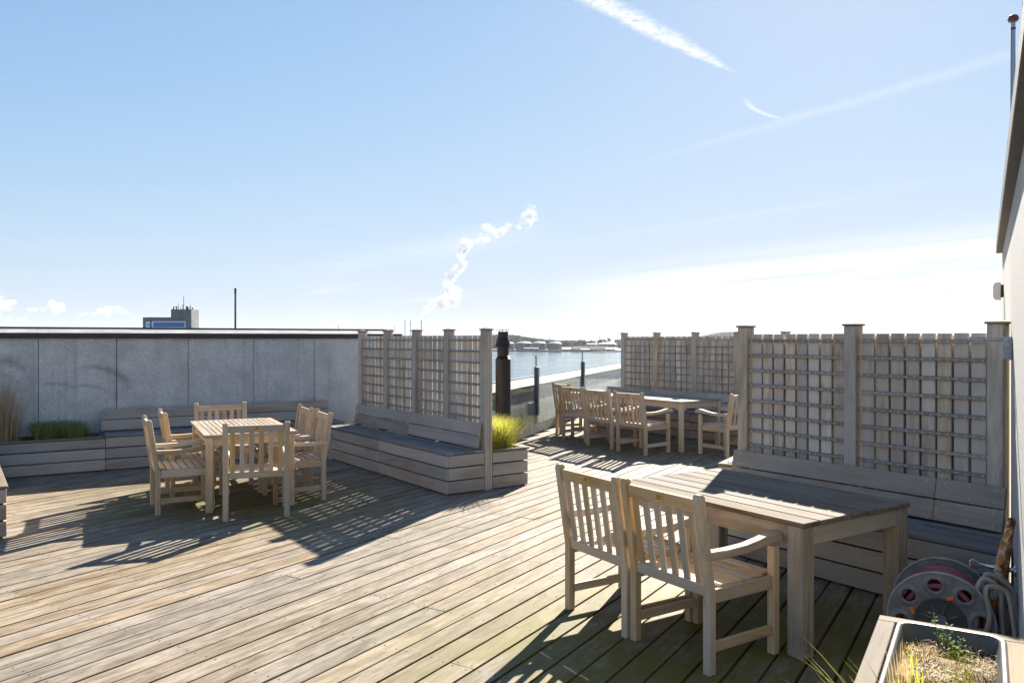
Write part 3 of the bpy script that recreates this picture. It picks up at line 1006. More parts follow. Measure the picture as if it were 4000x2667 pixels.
# ------------------------------------------------------------------ planters
def planter(name, origin, ang, x0, x1, y0, y1, label, h=0.43, liner=True, soil_z=0.38, ends=(True, True), cap=True, inset=0.055, fronts=(True, True)):
    e = empty(name, origin, ang)
    tag(e, label, 'planter')
    zs = [(0.012, 0.126), (0.150, 0.126), (0.289, 0.112)]
    for on, yy, sg in ((fronts[0], y0, 1), (fronts[1], y1, -1)):
        if on:
            for z, hh in zs:
                xa, xb = x0 + (0.023 if ends[0] else 0), x1 - (0.023 if ends[1] else 0.001)
                bar('side_plank', e, xb - xa, 0.022, hh, ((xa + xb) / 2, yy + sg * 0.011, z + hh / 2), M['bench'])
    for on, xx, sg in ((ends[0], x0, 1), (ends[1], x1, -1)):
        if on:
            for z, hh in zs:
                bar('end_plank', e, y1 - y0, 0.022, hh, (xx + sg * 0.0112, (y0 + y1) / 2, z + hh / 2), M['bench'], ex=(0, 1, 0))
    bar('inner_frame', e, x1 - x0 - 0.06, y1 - y0 - 0.06, 0.02, ((x0 + x1) / 2, (y0 + y1) / 2, 0.05), M['joint'], bev=0)
    cw = 0.068
    zc_ = h - 0.011
    if cap:
        for yy in (y0 + cw / 2 - 0.012, y1 - cw / 2 + 0.012):
            bar('cap_board', e, x1 - x0 + 0.024, cw, 0.022, ((x0 + x1) / 2, yy, zc_), M['cap'])
        for xx in (x0 + cw / 2 - 0.012, x1 - cw / 2 + 0.012):
            bar('cap_board', e, y1 - y0 - 2 * cw + 0.022, cw, 0.022, (xx, (y0 + y1) / 2, zc_), M['cap'], ex=(0, 1, 0))
    # soil
    bm = bmesh.new()
    nx, ny = max(4, int((x1 - x0) / 0.05)), max(4, int((y1 - y0) / 0.05))
    gv = [[bm.verts.new((x0 + inset + (x1 - x0 - 2 * inset) * i / nx, y0 + inset + (y1 - y0 - 2 * inset) * j / ny,
                         soil_z + 0.03 * mnoise.noise((i * 0.4 + origin.x, j * 0.4, 3)))) for j in range(ny + 1)] for i in range(nx + 1)]
    for i in range(nx):
        for j in range(ny):
            bm.faces.new((gv[i][j], gv[i + 1][j], gv[i + 1][j + 1], gv[i][j + 1])).smooth = True
    link('soil', from_bm(bm, 'soil'), M['soil'], e)
    return e


def liner_tray(parent, x0, x1, y0, y1, ztop, depth, rad, mat, wall=0.012, lip=0.018):
    """Moulded tub with rounded corners: a rolled rim and tapered inside walls."""
    bm = bmesh.new()

    def ring(off, z, r):
        r = max(r, 0.004)
        pts = []
        for (cx_, cy_, a0) in ((x1 - off - r, y1 - off - r, 0), (x0 + off + r, y1 - off - r, 90), (x0 + off + r, y0 + off + r, 180), (x1 - off - r, y0 + off + r, 270)):
            for k in range(7):
                a = R(a0 + 90 * k / 6)
                pts.append(bm.verts.new((cx_ + r * math.cos(a), cy_ + r * math.sin(a), z)))
        return pts
    rings = [ring(0.0, ztop - 0.05, rad), ring(-lip * 0.2, ztop - 0.012, rad), ring(0.0, ztop - 0.002, rad), ring(0.006, ztop + 0.003, rad), ring(lip, ztop + 0.001, rad * 0.9),
             ring(lip + wall * 0.5, ztop - 0.010, rad * 0.85), ring(lip + wall + 0.01, ztop - depth * 0.6, rad * 0.8), ring(lip + wall + 0.02, ztop - depth, rad * 0.7)]
    for a, b in zip(rings, rings[1:]):
        n = len(a)
        for i in range(n):
            bm.faces.new((a[i], a[(i + 1) % n], b[(i + 1) % n], b[i])).smooth = True
    bm.faces.new(rings[-1])
    bmesh.ops.recalc_face_normals(bm, faces=bm.faces)
    for f in bm.faces:
        f.normal_flip() if False else None
    return link('liner_tub', from_bm(bm, 'liner_tub'), mat, parent)


planter('timber_planter', C0, ANG_U, -1.45, 0.0, 0.585, 1.06, 'timber planter box holding the bright lime sedge', soil_z=0.40)
planter('timber_planter', L0, ANG_L, -3.4, 1.036, 0.0, 0.52, 'long timber planter against the concrete wall holding dry and green grasses', soil_z=0.40, ends=(False, False))
K0 = Vector((-4.188, 6.575, 0))
planter('timber_planter', K0, ANG_U, -3.2, 0.0, -0.52, 0.0, 'timber planter cut off by the left picture edge', soil_z=0.39)
pl4 = planter('timber_planter', Vector((2.03, 7.78, 0)), WANG, 0.0, 0.52, 0.0, 0.9, 'small timber planter with black tub behind the near screen', h=0.43, soil_z=0.36)
liner_tray(pl4, 0.06, 0.46, 0.06, 0.84, 0.437, 0.10, 0.05, M['liner'])
np_ = planter('timber_planter', W0, WANG, -0.527, -0.012, 1.85, 3.754, 'near timber planter with a moulded dark tub of moss and straw', soil_z=0.372, inset=0.095, ends=(True, True))
liner_tray(np_, -0.462, -0.065, 2.86, 3.705, 0.440, 0.10, 0.055, M['liner'])
liner_tray(np_, -0.462, -0.065, 1.90, 2.80, 0.440, 0.10, 0.055, M['liner'])

# ------------------------------------------------------------------ chairs
def yoff(z):
    return 0.0 if z < 0.40 else -(z - 0.40) / 0.48 * 0.075


leg_prof = [(0, -0.0225), (0.40, -0.0225), (0.62, -0.058), (0.865, -0.0965)]
for k in range(7):
    a = math.pi * (k + 0.5) / 7.5
    leg_prof.append((0.868 + 0.024 * math.sin(a), -0.0735 - 0.0235 * math.cos(a)))
leg_prof += [(0.865, -0.050), (0.62, -0.012), (0.40, 0.0225), (0, 0.0225)]
arm_prof = [(-0.035, 0.563), (0.10, 0.560), (0.25, 0.563), (0.38, 0.577), (0.455, 0.585), (0.50, 0.585), (0.535, 0.578), (0.556, 0.582), (0.562, 0.600), (0.553, 0.620), (0.53, 0.634), (0.49, 0.640),
            (0.43, 0.634), (0.35, 0.618), (0.25, 0.604), (0.12, 0.600), (-0.045, 0.606)]


def make_chair(mat, key):
    e = empty('garden_armchair', (0, 0, 0))
    up = Matrix(((0, 0, -1, 0), (0, 1, 0, 0), (1, 0, 0, 0), (0, 0, 0, 1)))
    fw = Matrix(((0, 0, 1, 0), (1, 0, 0, 0), (0, 1, 0, 0), (0, 0, 0, 1)))
    lm = prism_mesh(leg_prof, 0.048, 0.004, mat, 'leg' + key)
    am = prism_mesh(arm_prof, 0.058, 0.005, mat, 'arm' + key)
    for sx in (-1, 1):
        link('leg', lm, None, e, Matrix.Translation((sx * 0.268, 0, 0)) @ up)
        bar('leg', e, 0.566, 0.046, 0.046, (sx * 0.268, 0.478, 0.283), mat, ex=(0, 0, 1), ez=(1, 0, 0), bev=0.004)
        link('armrest', am, None, e, Matrix.Translation((sx * 0.266, 0, 0)) @ fw)
        bar('seat_rail', e, 0.430, 0.026, 0.068, (sx * 0.266, 0.239, 0.378), mat, ex=(0, 1, 0))
        bar('stretcher', e, 0.430, 0.026, 0.048, (sx * 0.266, 0.239, 0.128), mat, ex=(0, 1, 0))
    bar('seat_rail', e, 0.488, 0.026, 0.062, (0, 0.470, 0.375), mat)
    lean = Vector((0, -0.075, 0.48)).normalized()
    nrm = Vector((0, -0.48, -0.075)).normalized()
    tz = 0.832
    tr = bar('top_rail', e, 0.488, 0.066, 0.026, (0, yoff(tz), tz), mat, ex=(1, 0, 0), ez=nrm)
    pq = bar('maker_plate', tr, 0.062, 0.036, 0.003, (0, 0.004, 0.0142), M['brass'], bev=0.001)
    bar('lower_rail', e, 0.488, 0.060, 0.028, (0, yoff(0.41) + 0.001, 0.408), mat, ex=(1, 0, 0), ez=nrm)
    for i in range(6):
        x = -0.2075 + 0.083 * i
        zc = (0.437 + 0.800) / 2
        bar('back_slat', e, 0.374, 0.042, 0.013, (x, yoff(zc) + 0.002, zc), mat, ex=lean, ez=nrm, bev=0.002)
    for i in range(7):
        y = 0.045 + 0.066 * i
        q = (i - 2.6) / 3.6
        bar('seat_slat', e, 0.492 if i in (0, 6) else 0.524, 0.052, 0.017, (0, y, 0.414 + 0.016 * q * q), mat, ex=(1, 0, 0), ez=(0, -0.03 * q * 2, 1), bev=0.003)
    return e


def copy_tree(o, parent=None):
    c = o.copy()
    COL.objects.link(c)
    c.parent = parent
    for ch in list(o.children):
        copy_tree(ch, c)
    return c


used = {}


def chair(mid, f, label, kind='teak', group=None):
    if kind not in used:
        used[kind] = make_chair(M[kind], kind)
        o = used[kind]
    else:
        o = copy_tree(used[kind])
    o.location = (mid[0], mid[1], 0)
    o.rotation_euler = (0, 0, math.atan2(-f[0], f[1]))
    tag(o, label, 'chair', group)
    return o


GN, GL, GF = 'two armchairs at the near table', 'armchairs round the square-slatted table on the left', 'armchairs at the long far table'
chair((0.495, 4.625), (0.851, 0.525), 'teak armchair seen from behind, left one of the near pair', 'teak', GN)
chair((0.825, 4.130), (0.838, 0.546), 'teak armchair seen from behind, nearest to the camera at the chunky table', 'teak', GN)
chair((-2.342, 7.275), (-0.32, 0.947), 'teak armchair with its back to the camera at the left table', 'teak', GL)
chair((-3.44, 7.65), (0.873, 0.488), 'teak armchair on the left of the left table, the nearer one', 'teak', GL)
chair((-3.62, 8.40), (0.876, 0.483), 'teak armchair on the left of the left table, the farther one', 'teak', GL)
chair((-2.055, 8.355), (-0.883, -0.47), 'teak armchair on the right of the left table, the nearer one', 'teak_pink', GL)
chair((-2.40, 8.955), (-0.88, -0.475), 'teak armchair on the right of the left table, the farther one', 'teak_pink', GL)
chair((-3.43, 9.36), (0.45, -0.893), 'teak armchair at the far end of the left table facing the camera', 'teak_pink', GL)
chair((1.725, 11.44), (0.79, 0.613), 'teak armchair in the far row, closest to the camera', 'teak_pink', GF)
chair((1.335, 12.05), (0.805, 0.593), 'teak armchair in the far row, second from the near end', 'teak_pink', GF)
chair((1.010, 12.83), (0.80, 0.60), 'teak armchair in the far row, third from the near end', 'teak_pink', GF)
chair((0.905, 13.64), (0.90, 0.436), 'teak armchair in the far row, next to the parapet', 'teak_pink', GF)
chair((3.20, 11.16), (-0.585, 0.811), 'teak armchair at the head of the far table, half hidden by the near screen', 'teak_pink', GF)

# ------------------------------------------------------------------ tables
def slat_table(name, fr, ux, uy, lx, ly, zt, mat, label, sections, ns, legmat=None):
    """Frame-and-slat table; fr = front right corner, ux along the short side, uy along the long side."""
    ang = math.atan2(ux[1], ux[0])
    e = empty(name, fr, ang)
    tag(e, label, 'table')
    fw = 0.075
    t = 0.026
    for x in (fw / 2, lx - fw / 2):
        bar('top_rail', e, ly, fw, t, (x, ly / 2, zt - t / 2), M['teak_top'], ex=(0, 1, 0), bev=0.004)
    cross = [fw / 2 + (ly - fw) * k / sections for k in range(sections + 1)]
    for y in cross:
        bar('top_rail', e, lx - 2 * fw - 0.002, fw, t, (lx / 2, y, zt - t / 2), M['teak_top'], bev=0.003)
    for a, b in zip(cross, cross[1:]):
        p = (lx - 2 * fw) / ns
        for i in range(ns):
            bar('top_slat', e, b - a - fw - 0.002, p - 0.007, 0.018, (fw + p * (i + 0.5), (a + b) / 2, zt - 0.010), M['teak_top'], ex=(0, 1, 0), bev=0.002)
    li, lw = 0.055, 0.062
    for x in (li, lx - li):
        for y in (li, ly - li):
            bar('leg', e, zt - t, lw, lw, (x, y, (zt - t) / 2), mat, ex=(0, 0, 1), ez=(1, 0, 0), bev=0.005)
    for x in (li, lx - li):
        bar('apron', e, ly - 2 * li - lw, 0.026, 0.082, (x, ly / 2, zt - t - 0.041), mat, ex=(0, 1, 0))
    for y in (li, ly - li):
        bar('apron', e, lx - 2 * li - lw, 0.026, 0.082, (lx / 2, y, zt - t - 0.041), mat)
    br = prism_mesh([(0, 0), (0.085, 0), (0.07, -0.012), (0.045, -0.020), (0.018, -0.038), (0, -0.062)], 0.022, 0.002, mat, 'brk' + mat.name)
    for x in (li, lx - li):
        for y, sg in ((li + lw / 2, 1), (ly - li - lw / 2, -1)):
            m4 = Matrix(((0, 0, 1, x), (sg, 0, 0, y), (0, 1, 0, zt - t - 0.082), (0, 0, 0, 1)))
            link('corner_bracket', br, None, e, m4)
    for y in (li, ly - li):
        for x, sg in ((li + lw / 2, 1), (lx - li - lw / 2, -1)):
            m4 = Matrix(((sg, 0, 0, x), (0, 0, -1, y), (0, 1, 0, zt - t - 0.082), (0, 0, 0, 1)))
            link('corner_bracket', br, None, e, m4)
    return e


def perp(v):
    return (-v[1], v[0])


d1 = Vector((0.892, 0.452)).normalized()
slat_table('slatted_table', Vector((-2.895, 7.453, 0)), d1, perp(d1), 0.87, 1.46, 0.740, M['teak'], 'pale teak slatted dining table on the left with six armchairs', 2, 14)
d2 = Vector((0.80, 0.60)).normalized()
slat_table('slatted_table', Vector((2.452, 11.48, 0)), Vector((0.81, 0.586)), None, 0.92, 2.85, 0.735, M['teak_pink'], 'long teak extension table by the far bench', 3, 12)

d3 = Vector((0.8358, 0.549)).normalized()
ct = empty('plank_table', Vector((1.483, 4.042, 0)), math.atan2(d3.y, d3.x))
tag(ct, 'chunky low timber table with thick square legs at the near bench', 'table')
lx, ly, zt = 0.985, 1.46, 0.706
pw = lx / 7
rs = random.Random(4)
for i in range(7):
    bar('top_board', ct, ly + rs.uniform(-0.008, 0.004), pw - 0.008, 0.026, (pw * (i + 0.5), ly / 2 + rs.uniform(-.003, .003), zt - 0.013), M['oak_table'], ex=(0, 1, 0), bev=0.004)
for x in (0.062, lx - 0.062):
    for y in (0.062, ly - 0.062):
        for k in (-1, 0, 1):
            bar('leg', ct, zt - 0.026, 0.095 - abs(k) * 0.0 - (0.005 if k == 0 else 0), 0.0315, (x + k * 0.0318, y, (zt - 0.026) / 2), M['table_leg'], ex=(0, 0, 1), ez=(1, 0, 0), bev=0.003)
for x in (0.035, lx - 0.035):
    bar('apron', ct, ly - 0.225, 0.03, 0.10, (x, ly / 2, zt - 0.027 - 0.05), M['table_leg'], ex=(0, 1, 0))
for y in (0.035, ly - 0.035):
    bar('apron', ct, lx - 0.225, 0.03, 0.10, (lx / 2, y, zt - 0.027 - 0.05), M['table_leg'])

# ------------------------------------------------------------------ black flue
fl = empty('flue_pipe', Vector((-0.116, 10.3, 0)))
tag(fl, 'black metal flue pipe with a conical rain cowl behind the middle planter', 'flue')
link('pipe', lathe_mesh([(0, 0), (0.099, 0), (0.099, 1.385), (0.088, 1.399), (0.080, 1.405), (0, 1.405)], 32, M['flue']), None, fl)
link('neck', lathe_mesh([(0.075, 1.405), (0.083, 1.412), (0.083, 1.420), (0.075, 1.426), (0.075, 1.56), (0, 1.56)], 28, M['flue']), None, fl)
for z0, r0, r1 in ((1.543, 0.110, 0.096), (1.575, 0.099, 0.086), (1.606, 0.090, 0.076), (1.637, 0.080, 0.068)):
    link('cowl_ring', lathe_mesh([(r0 - 0.008, z0), (r0, z0), (r0, z0 + 0.004), (r1, z0 + 0.034), (r1 - 0.008, z0 + 0.034), (r0 - 0.008, z0)], 28, M['flue']), None, fl)
link('top_collar', lathe_mesh([(0, 1.655), (0.067, 1.655), (0.067, 1.738), (0.060, 1.738), (0.060, 1.70), (0, 1.70)], 28, M['flue']), None, fl)
for k in range(3):
    a = R(100 + 120 * k)
    tube('strut', fl, [(0.052 * math.cos(a), 0.052 * math.sin(a), 1.70), (0.052 * math.cos(a), 0.052 * math.sin(a), 1.762)], 0.005, M['flue'], 6)
link('rain_disc', lathe_mesh([(0, 1.762), (0.097, 1.760), (0.097, 1.763), (0, 1.769)], 28, M['flue']), None, fl)

# ------------------------------------------------------------------ hose reel, tap, rusty handle, loose hose (right wall frame)
WM = Matrix.Translation(W0) @ Matrix.Rotation(WANG, 4, 'Z')
reel = empty('hose_reel', WM @ Vector((-0.33, 4.56, 0)), WANG)
tag(reel, 'grey plastic hose reel wound with dark red hose beside the right wall', 'hose reel')


def reel_disc(name, y, sgn):
    """Flange plate with eight round holes near the rim (axis along local y), its rolled rim and hole collars."""
    z0 = 0.245
    cu = bpy.data.curves.new('flange_outline', 'CURVE')
    cu.dimensions = '2D'
    cu.fill_mode = 'BOTH'
    cu.extrude = 0.003
    holes = [R(98 + 45 * k) for k in range(8)]
    circ = [(0, 0, 0.238, 72)] + [(0.176 * math.cos(h), 0.176 * math.sin(h), 0.031, 28) for h in holes]
    for (cx_, cy_, r, n) in circ:
        sp = cu.splines.new('POLY')
        sp.points.add(n - 1)
        for k in range(n):
            a_ = 2 * math.pi * k / n
            sp.points[k].co = (cx_ + r * math.cos(a_), cy_ + r * math.sin(a_), 0, 1)
        sp.use_cyclic_u = True
    tmp = bpy.data.objects.new('flange_tmp', cu)
    COL.objects.link(tmp)
    me = bpy.data.meshes.new_from_object(tmp.evaluated_get(bpy.context.evaluated_depsgraph_get()))
    bpy.data.objects.remove(tmp)
    me.materials.clear()
    me.materials.append(M['plastic'])
    fl_ = link(name, me, None, reel, frame((1, 0, 0), (0, -1, 0), (0, y, z0)))
    bm = bmesh.new()
    tube_into(bm, [(0.238 * math.cos(2 * math.pi * k / 72), 0.238 * math.sin(2 * math.pi * k / 72), 0.002) for k in range(72)], 0.0065, 8, True)
    link('rim', from_bm(bm, 'rim'), M['plastic_rim'], fl_)
    for h in holes:
        link('hole_collar', collar_mesh, None, fl_, Matrix.Translation((0.176 * math.cos(h), 0.176 * math.sin(h), 0.0032 * -sgn)) @ (Matrix.Identity(4) if sgn < 0 else Matrix.Rotation(math.pi, 4, 'X')))
    return fl_


M['plastic_rim'] = plain('reel_rim', (0.34, 0.34, 0.34), 0.5, 0, 20.0, 0.3)
collar_mesh = lathe_mesh([(0.031, -0.008), (0.031, 0.004), (0.036, 0.008), (0.046, 0.006), (0.056, 0.0)], 28, M['plastic'])
rd = reel_disc('flange', -0.155, -1)
reel_disc('flange', 0.155, 1)
link('hub', lathe_mesh([(0, -0.16), (0.085, -0.16), (0.085, 0.16), (0, 0.16)], 28, M['plastic']), None, reel, frame((1, 0, 0), (0, 1, 0), (0, 0, 0.245)))
link('hub_dish', lathe_mesh([(0.118, 0.158), (0.112, 0.164), (0.10, 0.160), (0.04, 0.163), (0, 0.163)], 40, M['liner']), None, reel, frame((1, 0, 0), (0, -1, 0), (0, 0, 0.245)))
link('hub_cap', lathe_mesh([(0, 0.186), (0.028, 0.184), (0.034, 0.176), (0.036, 0.150), (0.03, 0.150)], 24, M['plastic']), None, reel, frame((1, 0, 0), (0, -1, 0), (0, 0, 0.245)))
for a in (28, 75, 118, 162):
    ar = R(a)
    bar('hub_rib', reel, 0.05, 0.006, 0.008, (0.062 * math.cos(ar), -0.168, 0.245 + 0.062 * math.sin(ar)), M['plastic'], ex=(math.cos(ar), 0, math.sin(ar)), ez=(0, -1, 0), bev=0.002)
for a in (70, 165):
    ar = R(a)
    bar('orange_clip', reel, 0.036, 0.018, 0.010, (0.128 * math.cos(ar), -0.163, 0.245 + 0.128 * math.sin(ar)), M['orange'], ex=(math.cos(ar - 0.9), 0, math.sin(ar - 0.9)), ez=(0, -1, 0), bev=0.004)
bm = bmesh.new()
pts = []
turns, per = 34, 26
for i in range(turns * per):
    t = i / per
    a = 2 * math.pi * t
    layer = int(t // 8.5)
    u_ = (t % 8.5) / 8.5
    if layer % 2:
        u_ = 1 - u_
    rr_ = 0.100 + 0.030 * layer + 0.008 * mnoise.noise((t * 0.7, a * 0.05, 0)) + 0.012 * max(0.0, math.sin(a)) * (layer == 3)
    pts.append((rr_ * math.cos(a), -0.125 + 0.25 * u_ + 0.012 * mnoise.noise((t, 2.0, 5)), 0.245 + rr_ * math.sin(a)))
tube_into(bm, pts, 0.0145, 8)
link('wound_hose', from_bm(bm, 'wound_hose'), M['hose_red'], reel)
for y_ in (-0.10, 0.10):
    bar('skid', reel, 0.30, 0.03, 0.022, (0, y_, 0.011), M['plastic'], bev=0.004)

hd = empty('rusty_tube_handle', WM @ Vector((0, 4.55, 0)), WANG)
tag(hd, 'rusty bent tube handle leaning against the right wall', 'handle')
tp = []
for q in ((-0.135, -0.02, 0.02), (-0.125, -0.015, 0.14), (-0.105, -0.005, 0.32), (-0.080, 0.0, 0.50), (-0.058, 0.005, 0.62), (-0.036, 0.015, 0.70), (-0.026, 0.04, 0.735), (-0.028, 0.075, 0.72),
          (-0.040, 0.10, 0.62), (-0.055, 0.12, 0.45), (-0.075, 0.14, 0.25), (-0.09, 0.15, 0.02)):
    tp.append(q)


def catmull(P, n=6, closed=False):
    P = [Vector(p) for p in P]
    out_ = []
    m = len(P)
    rng = range(m) if closed else range(m - 1)
    for i in rng:
        p0 = P[(i - 1) % m] if (closed or i > 0) else P[i]
        p1, p2 = P[i], P[(i + 1) % m]
        p3 = P[(i + 2) % m] if (closed or i + 2 < m) else p2
        for k in range(n):
            t = k / n
            out_.append(0.5 * ((2 * p1) + (p2 - p0) * t + (2 * p0 - 5 * p1 + 4 * p2 - p3) * t * t + (3 * p1 - p0 - 3 * p2 + p3) * t ** 3))
    if not closed:
        out_.append(P[-1])
    return out_


tube('tube', hd, catmull(tp, 5), 0.0195, M['rust'], 14)
tap = empty('water_tap', WM @ Vector((0, 4.74, 0.40)), WANG)
tag(tap, 'chrome garden tap with a flat key on the right wall', 'tap')
link('wall_plate', lathe_mesh([(0, 0), (0.034, 0.0), (0.034, 0.006), (0.026, 0.012), (0, 0.012)], 20, M['chrome']), None, tap, frame((0, 0, 1), (-1, 0, 0), (0, 0, 0.06)))
tube('spindle', tap, [(0, 0, 0.06), (-0.07, 0, 0.062), (-0.145, 0, 0.066)], [0.013, 0.013, 0.009], M['chrome'], 12)
link('key', prism_mesh([(0, -0.008), (0.02, -0.012), (0.052, -0.030), (0.066, -0.020), (0.066, 0.016), (0.05, 0.028), (0.02, 0.012), (0, 0.008)], 0.014, 0.004, M['chrome']), None, tap,
     Matrix(((-1, 0, 0, -0.143), (0, 0, -1, 0), (0, -1, 0, 0.066), (0, 0, 0, 1))))
tube('spout', tap, [(-0.05, 0, 0.06), (-0.055, 0, 0.02), (-0.06, 0, -0.03)], 0.011, M['chrome'], 10)
gh = empty('grey_hose_coil', WM @ Vector((0, 4.42, 0)), WANG)
tag(gh, 'loose loops of grey striped hose hanging over the rusty handle', 'hose')
for k, (w0, w1, zt_, zb, yo, sk) in enumerate(((-0.185, -0.06, 0.475, 0.035, 0.0, 0.10), (-0.175, -0.03, 0.488, 0.06, 0.05, 0.16), (-0.150, -0.02, 0.468, 0.030, 0.10, 0.06), (-0.165, -0.05, 0.45, 0.05, -0.03, 0.13))):
    P = [(w0 + 0.01, yo, 0.30), (w0 + 0.012, yo, 0.42), ((w0 * 0.65 + w1 * 0.35), yo + 0.02, zt_), (w1 - 0.015, yo + 0.03, 0.43), (w1 - 0.01, yo + 0.02, 0.33), (w1 + 0.5 * sk - 0.05, yo + 0.015, 0.20),
         (min(w1 + sk - 0.06, -0.018), yo, 0.09), (w1 - 0.03, yo - 0.01, zb), (w0 + 0.04, yo - 0.012, zb + 0.01), (w0 + 0.004, yo - 0.005, 0.14)]
    if k % 2:
        P = [(x + 0.035 * math.sin((0.48 - z) * 9), y, z) for x, y, z in P]
    bm = bmesh.new()
    tube_into(bm, catmull(P, 8, True), 0.0115, 12, True, [0, 0, 1, 0, 0, 0])
    o = link('hose_loop', from_bm(bm, 'hose_loop'), M['hose_grey'], gh)
    o.data.materials.append(M['hose_line'])

# ------------------------------------------------------------------ grasses and weeds
def blades(name, roots, mat, label, cat, seed, hmin, hmax, lean, width, droop=0.5, wind=(0, 0), seg=5, dark=None, dark_frac=0.0):
    rs = random.Random(seed)
    bm = bmesh.new()
    for (x, y, z, out_) in roots:
        h = rs.uniform(hmin, hmax)
        a = rs.uniform(0, 2 * math.pi)
        dx_, dy_ = math.cos(a) * lean * rs.uniform(0.3, 1) + wind[0] + out_[0], math.sin(a) * lean * rs.uniform(0.3, 1) + wind[1] + out_[1]
        side = Vector((-dy_, dx_, 0))
        if side.length < 1e-4:
            side = Vector((1, 0, 0))
        side.normalize()
        w_ = width * rs.uniform(0.6, 1.2)
        ptsL = []
        mi = 1 if rs.random() < dark_frac else 0
        for k in range(seg + 1):
            t = k / seg
            q = Vector((x + dx_ * h * (t ** 1.6), y + dy_ * h * (t ** 1.6), z + h * (t - droop * 0.5 * t ** 3)))
            ww = w_ * (1 - t) ** 0.7 * 0.5 + 0.0002
            ptsL.append((bm.verts.new(q - side * ww), bm.verts.new(q + side * ww)))
        for a_, b_ in zip(ptsL, ptsL[1:]):
            f = bm.faces.new((a_[0], a_[1], b_[1], b_[0]))
            f.material_index = mi
            f.smooth = True
    o = link(name, from_bm(bm, name), mat)
    if dark:
        o.data.materials.append(dark)
    tag(o, label, cat)
    return o


rs = random.Random(3)
UM = Matrix.Translation(C0) @ Matrix.Rotation(ANG_U, 4, 'Z')
LM = Matrix.Translation(L0) @ Matrix.Rotation(ANG_L, 4, 'Z')


def roots_in(mtx, x0, x1, y0, y1, z, n, clumps=None, spread=0.08, outk=0.0, seed=1):
    r_ = random.Random(seed)
    res = []
    cs = None
    if clumps:
        cs = [(r_.uniform(x0 + 0.03, x1 - 0.03), r_.uniform(y0 + 0.03, y1 - 0.03)) for _ in range(clumps)]
    for _ in range(n):
        if cs:
            c_ = r_.choice(cs)
            ox, oy = r_.gauss(0, spread), r_.gauss(0, spread)
            x, y = min(max(c_[0] + ox, x0), x1), min(max(c_[1] + oy, y0), y1)
            o_ = mtx.to_3x3() @ Vector((ox / spread * outk, oy / spread * outk, 0))
        else:
            x, y = r_.uniform(x0, x1), r_.uniform(y0, y1)
            o_ = Vector((0, 0, 0))
        p_ = mtx @ Vector((x, y, z))
        res.append((p_.x, p_.y, p_.z, (o_.x, o_.y)))
    return res


blades('lime_sedge', roots_in(UM, -0.75, -0.12, 0.68, 1.0, 0.395, 3600, 5, 0.06, 0.26, 11), M['sedge_lime'], 'bright lime-green sedge glowing in the sun beside the flue', 'grass', 21, 0.20, 0.48, 0.28, 0.0075, 0.40, dark=M['straw'], dark_frac=0.22, wind=(0.16, -0.02))
blades('green_sedge', roots_in(LM, 0.30, 0.95, 0.10, 0.44, 0.395, 3600, 10, 0.07, 0.20, 12), M['sedge_green'], 'dark green sedge in the long planter against the concrete wall', 'grass', 22, 0.14, 0.34, 0.28, 0.006, 0.6, dark=M['straw'], dark_frac=0.16)
blades('dry_grass', roots_in(LM, -0.30, 0.14, 0.10, 0.36, 0.395, 620, 5, 0.06, 0.10, 13), M['straw'], 'tall dry straw-coloured grass at the left picture edge', 'grass', 23, 0.40, 0.92, 0.12, 0.0065, 0.12, wind=(0.06, 0.02))
r4 = Matrix.Translation((2.03, 7.78, 0)) @ Matrix.Rotation(WANG, 4, 'Z')
blades('moss_tuft', roots_in(r4, 0.10, 0.42, 0.10, 0.8, 0.35, 1500, None, seed=14), M['sedge_lime'], 'low yellow-green moss in the small tub behind the near screen', 'grass', 24, 0.03, 0.08, 0.5, 0.006, 0.4)
# near planter: straw litter, moss, tufts, weeds
rt = []
r_ = random.Random(15)
for _ in range(4200):
    x, y = r_.uniform(-0.43, -0.10), r_.uniform(2.90, 3.66)
    if mnoise.noise((x * 7, y * 5, 0)) + (0.25 if x < -0.28 else -0.12) < r_.uniform(-0.35, 0.35):
        continue
    p_ = WM @ Vector((x, y, 0.374 + 0.03 * mnoise.noise((x * 9, y * 9, 1))))
    rt.append((p_.x, p_.y, p_.z, (r_.uniform(-0.9, 0.9), r_.uniform(-0.9, 0.9))))
blades('straw_litter', rt, M['straw'], 'dry straw and dead stems covering the soil of the near tub', 'dry grass', 25, 0.015, 0.05, 0.9, 0.0032, 1.2, seg=3)
rt = []
for _ in range(5200):
    x, y = r_.uniform(-0.44, -0.09), r_.uniform(2.90, 3.66)
    if mnoise.noise((x * 6 + 4, y * 6, 7)) < 0.02 + r_.uniform(-0.12, 0.22):
        continue
    p_ = WM @ Vector((x, y, 0.372))
    rt.append((p_.x, p_.y, p_.z, (0, 0)))
blades('moss_carpet', rt, M['moss'], 'olive moss cushions growing in the near tub', 'moss', 26, 0.008, 0.028, 0.6, 0.007, 0.5, seg=2)
blades('dry_stem_clump', roots_in(WM, -0.425, -0.36, 2.98, 3.14, 0.367, 60, 2, 0.02, 0.05, 16), M['straw'], 'clump of brown upright stems at the left rim of the near tub', 'dry grass', 27, 0.10, 0.21, 0.16, 0.0045, 0.1, wind=(-0.12, 0.02))
blades('straw_tuft', roots_in(WM, -0.43, -0.30, 3.38, 3.60, 0.372, 260, 4, 0.03, 0.15, 17), M['straw'], 'short straw tuft at the back corner of the near tub', 'dry grass', 28, 0.02, 0.055, 0.6, 0.003, 0.5)
blades('fresh_grass', roots_in(WM, -0.40, -0.30, 2.84, 3.45, 0.372, 26, 5, 0.02, 0.1, 18), M['sedge_lime'], 'few fresh green blades rising from the near tub', 'grass', 29, 0.06, 0.18, 0.16, 0.007, 0.2)
